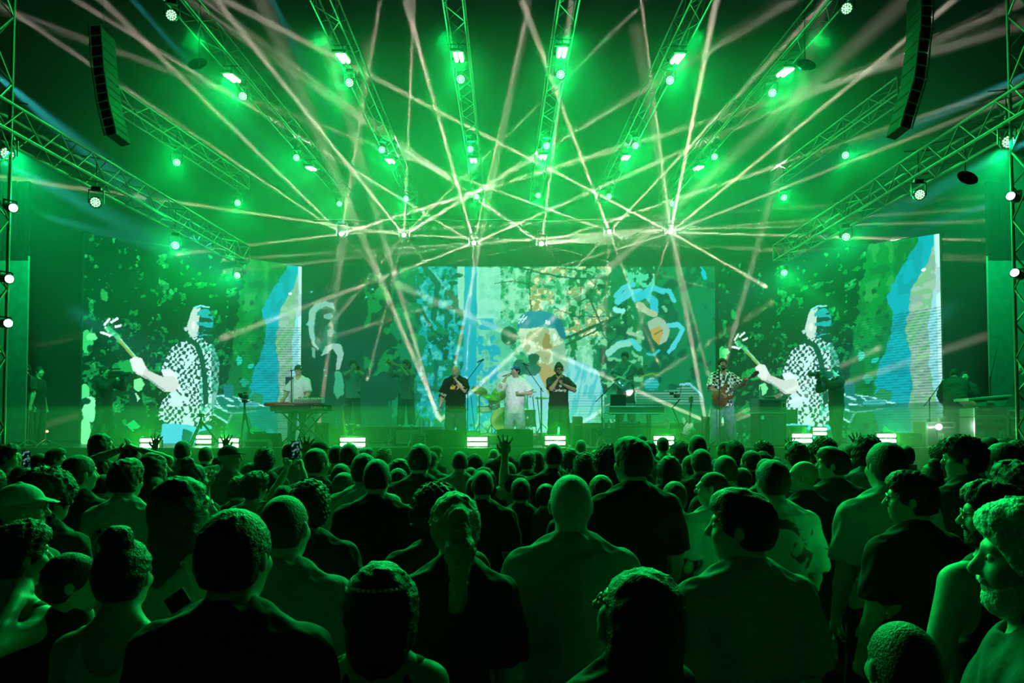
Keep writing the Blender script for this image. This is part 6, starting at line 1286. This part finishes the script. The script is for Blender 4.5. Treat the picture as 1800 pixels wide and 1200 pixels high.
# middle distance: (x, top, width, turn, hair, hair colour, garment, colour, pose, label, woman)
MID = [
 (12,781,32,'R','messy','dark','tee','grey','n','man in a grey T-shirt facing sideways at the outer edge',0), (3,826,30,'R','short','dark','tee','black','n','dark head below the grey T-shirt man at the edge',0),
 (70,797,28,'R','short','dark','tee','grey','n','person in glasses behind the raised phone',0), (98,789,28,'R','side','dark','tee','white','n','man with neat side hair and a white shirt',0),
 (140,800,44,'r','short','dark','tee','black','n','man in black between the afro and the Tokyo shirt',0), (178,762,30,'R','long','dark','tee','charcoal','n','long-haired stage-side person wearing a headset',1),
 (230,786,32,'B','short','dark','tee','black','hh','person with both hands folded on the head',0), (271,795,40,'R','wavy','dark','tee','black','n','wavy-haired person in black beside the folded hands',1),
 (322,774,26,'B','fringe','brown','tee','grey','a2','person raising both open hands before the screen bassist',1), (340,804,40,'r','bun','dark','tee','charcoal','n','person with sunglasses pushed up on the hair',1),
 (272,838,36,'r','short','brown','tee','grey','aR','person behind the Tokyo shirt with one long arm raised',0), (362,784,24,'B','buzz','dark','tee','black','n','small cropped head before the pair of edge strobes',0),
 (403,781,33,'R',None,'dark','tee','grey','n','person in a baseball cap and grey printed T-shirt',0), (374,826,30,'R','short','dark','tee','black','aR','person in black lifting one open hand beside the cap wearer',0),
 (443,813,28,'r','long','brown','tee','black','n','long brown-haired person in black before the barrier',1), (466,787,28,'b','curly','dark','tee','charcoal','n','curly-haired person beneath the keyboard player',0),
 (513,777,26,'r','short','dark','tee','grey','n','person just beside the raised lit phone',0), (556,788,36,'r','short','dark','long','black','n','person in a black hooded top under the keyboard stand',0), (561,774,28,'R',None,'dark','tee','charcoal','n','person wearing a flat beret under the crossed stand',0),
 (592,782,27,'B','short','dark','tee','grey','n','person in a grey T-shirt before the horn riser',0), (614,779,32,'b','short','dark','tee','charcoal','aL','person waving one hand in front of the wide edge strobe',0), (640,788,28,'r','messy','brown','tee','charcoal','n','messy-haired person below the horn players',0),
 (675,787,22,'c','curly','blond','tee','grey','n','fair curly head below the straight microphone stand',0), (727,797,34,'R','short','dark','tee','grey','n','man facing sideways under the display box',0), (738,780,38,'B','short','dark','tee','black','n','dark round head before the grey monitor',0),
 (757,793,24,'r','short','dark','tee','grey','ch','person lifting a drink below the bald singer',0), (764,784,21,'R','curly','blond','tee','charcoal','n','glowing fair curls under the bald singer\'s monitor',1), (808,792,29,'B','buzz','dark','tee','grey','n','man with protruding ears in grey, beneath the bald singer',0),
 (834,798,24,'b','bob','dark','tee','charcoal','n','bob-haired person below the central edge strobe',1), (828,821,19,'B','short','dark','tee','black','n','small head tucked under the bob-haired person',0), (852,822,33,'r','bob','dark','tee','black','n','dark smooth-haired person in mid crowd',1),
 (838,836,36,'r','short','dark','tee','black','n','dark head right behind the fair ponytail',0), (887,770,22,'B','short','dark','tee','charcoal','n','tall man standing before the capped singer\'s monitor',0), (868,789,20,'B',None,'dark','tee','charcoal','n','bald dome beside the tall man at the barrier',0),
 (893,812,31,'B','short','dark','tee','grey','n','short-haired person in grey behind the tall man',0), (915,840,37,'B','short','dark','tee','black','aR','person in black holding up an open hand in mid crowd',0), (927,795,26,'r','side','dark','tee','charcoal','n','side-parted person below the drum kit',0),
 (973,778,33,'B','buzz','dark','tee','black','aL','man in black framing a photo with one raised hand',0), (1003,789,27,'B','bob','brown','tee','charcoal','n','bob-haired person before the headphone singer',1), (1021,772,20,'B','buzz','grey','tee','charcoal','n','cropped grey head near the camera rig',0),
 (1030,797,36,'B','curly','dark','tee','black','n','dark curly head beside the grey T-shirt man',0), (1049,790,27,'B','wavy','blond','tee','charcoal','n','fair wavy-haired person beneath the camera rig',1), (1072,780,38,'B','afro','dark','tee','black','n','large rounded dark hair next to the tall man in black',0),
 (1128,763,21,'b','buzz','dark','tee','charcoal','n','cropped head behind the tall man in black',0), (1141,774,24,'b','short','dark','tee','grey','n','person in grey under the equipment table',0), (1165,768,20,'B','short','dark','tee','white','n','person in a white T-shirt in front of the table strobe',0),
 (1197,776,27,'B','curly','dark','tee','black','n','curly-haired person under the upright white guitar',0), (1176,802,32,'B','bob','dark','tee','black','n','smooth dark-haired person behind the white T-shirt',1), (1226,763,29,'b','buzz','dark','tee','grey','n','cropped man in grey just before the bassist',0),
 (1232,789,33,'B','short','brown','tee','charcoal','n','brown-haired person behind the cropped man by the bassist',0), (1273,776,23,'L','buzz','dark','tee','black','n','small lit head between the bassist\'s legs',0), (1292,775,24,'B','curly','dark','tee','black','n','curly head beneath the bassist\'s bare stand',0),
 (1274,799,41,'b','buzz','brown','tee','black','n','cropped round head behind the bassist\'s fans',0), (1320,792,29,'l','short','dark','tee','black','aL','person in black raising a hand towards the bassist',0), (1343,775,24,'b','curly','dark','tee','charcoal','aR','person making a raised hand sign before the bass cabinet',0),
 (1400,777,33,'b','messy','dark','tee','charcoal','n','messy head lit by the strobe next to the bass cabinet',0), (1434,774,22,'B','long','dark','tee','charcoal','n','long-haired person before the dark cameraman',1), (1450,768,29,'b','curly','dark','tee','black','aR','curly-haired person reaching up under the cameraman',0),
 (1495,781,22,'b','short','dark','tee','charcoal','n','small head beside the cameraman\'s shoes',0), (1524,765,36,'r','curly','dark','tee','grey','n','curly-haired person in grey before the pale sheet',0), (1592,783,28,'r','short','dark','tee','grey','n','short-haired person just past the last edge strobe',0),
 (1652,783,24,'b','curly','brown','tee','grey','aR','person throwing a hand sign before the flight cases',0), (1668,772,22,'l','curly','brown','tee','grey','n','curly brown head beside the hand sign',1), (1738,768,24,'l','short','dark','tee','light','n','person in a pale top under the large flight case',0),
 (1770,770,22,'l','messy','brown','tee','grey','n','messy brown head under the dark wide case',0), (1792,774,26,'l','curly','dark','tee','grey','n','curly head at the outer edge below the tower',0), (1640,835,34,'b','short','dark','tee','black','n','dark head between the two pairs of glasses',0),
 (1185,846,44,'b','short','dark','tee','black','n','dark-shirted person behind the cropped man in glasses',0), (1215,800,30,'l','short','dark','tee','charcoal','n','small dark head in front of the brown-haired person',0), (1500,805,32,'l','short','dark','tee','grey','n','short-haired person beside the round-print shirt',0),
 (960,850,30,'r','short','dark','tee','charcoal','n','dim head peeping out beside the grey T-shirt man',0), (600,815,34,'c','short','dark','tee','charcoal','n','dim person beside the wide pale sweatshirt',0), (700,823,36,'b','short','dark','tee','black','n','dim dark person beyond the broad black T-shirt',0),
]
for m in MID:
    cap_ = (cloth('charcoal'), False) if m[4] is None and ('cap' in m[9] or 'beret' in m[9]) else None
    spectator(m[0], m[1], m[2], m[3], m[4], m[5], m[6], m[7], m[8], m[9], f=bool(m[10]), cap=cap_)
t, W, P = spectator(500, 853, 40, 'B', 'short', 'dark', 'tee', 'grey', 'ph', 'person in a striped shirt holding a phone high with both hands', topm=STRIPE)
M = W @ Matrix.Translation(P.hd + V3(.015, .26, .42)); phone('phone held high above the crowd filming the stage', M)
t, W, P = spectator(40, 818, 30, 'r', 'short', 'dark', 'tee', 'charcoal', 'phs', 'person filming with a lit phone at the outer edge'); phone('small lit phone held up beside the man with side hair', Matrix.Translation(at(46, 806, 6.6)))
o = phone('phone held low with a pale glowing edge, by the large dark head', Matrix.Translation(at(312, 1056, 2.0)) @ Matrix.Rotation(1.0, 4, 'Y') @ Matrix.Scale(.6, 4) @ Matrix.Rotation(.5, 4, 'X'), False)
# the rest of the crowd: everyone else one can make out between them
rr = random.Random(11); LM = [(150,'the outer tower'),(330,'the screen bassist'),(470,'the camera stand'),(600,'the keyboards'),(740,'the horn players'),(860,'the bald singer'),(950,'the capped singer'),(1040,'the headphone singer'),(1200,'the mixing table'),(1320,'the bassist'),(1500,'the cameraman'),(1620,'the last strobe'),(1900,'the flight cases')]
HN = {'short': 'short-haired', 'buzz': 'cropped', 'curly': 'curly-haired', 'messy': 'tousled', 'long': 'long-haired', 'bob': 'bob-haired', 'side': 'side-parted'}
n = 0; tries = 0; USED = set()
while n < 56 and tries < 4000:
    tries += 1; Y = rr.uniform(5.2, 11.6); px = rr.uniform(-30, 1830)
    x = (px - CX) / F * Y
    if 470 < px < 800 and Y > 8 and rr.random() < .6: continue
    if any((x - a) ** 2 + (Y - b) ** 2 < .40 ** 2 for a, b in PLACED): continue
    s = rr.uniform(.87, .97); hair = rr.choice(list(HN)); f = hair in ('long', 'bob'); tcn = rr.choice(['black', 'black', 'charcoal', 'grey', 'navy', 'olive']); yw = rr.choice('BBbclr')
    lm = next(nm for q, nm in LM if px < q); row = 'front rows' if Y > 9.5 else 'middle rows' if Y > 7 else 'back rows'
    top = 757.4 + (EYE - s * 1.78) * F / Y; tn = {'black': 'black', 'charcoal': 'charcoal', 'grey': 'grey', 'navy': 'navy', 'olive': 'olive'}[tcn]
    lab = f'{HN[hair]} spectator in {tn}, {row} of the crowd before {lm}'
    if lab in USED: continue
    USED.add(lab)
    spectator(px, top, F * (.19 if yw in 'LR' else .168) / Y, yw, hair, rr.choice(['dark', 'dark', 'brown']), 'tee', tcn, 'n', lab, f=f, group='spectators packed between the others'); n += 1
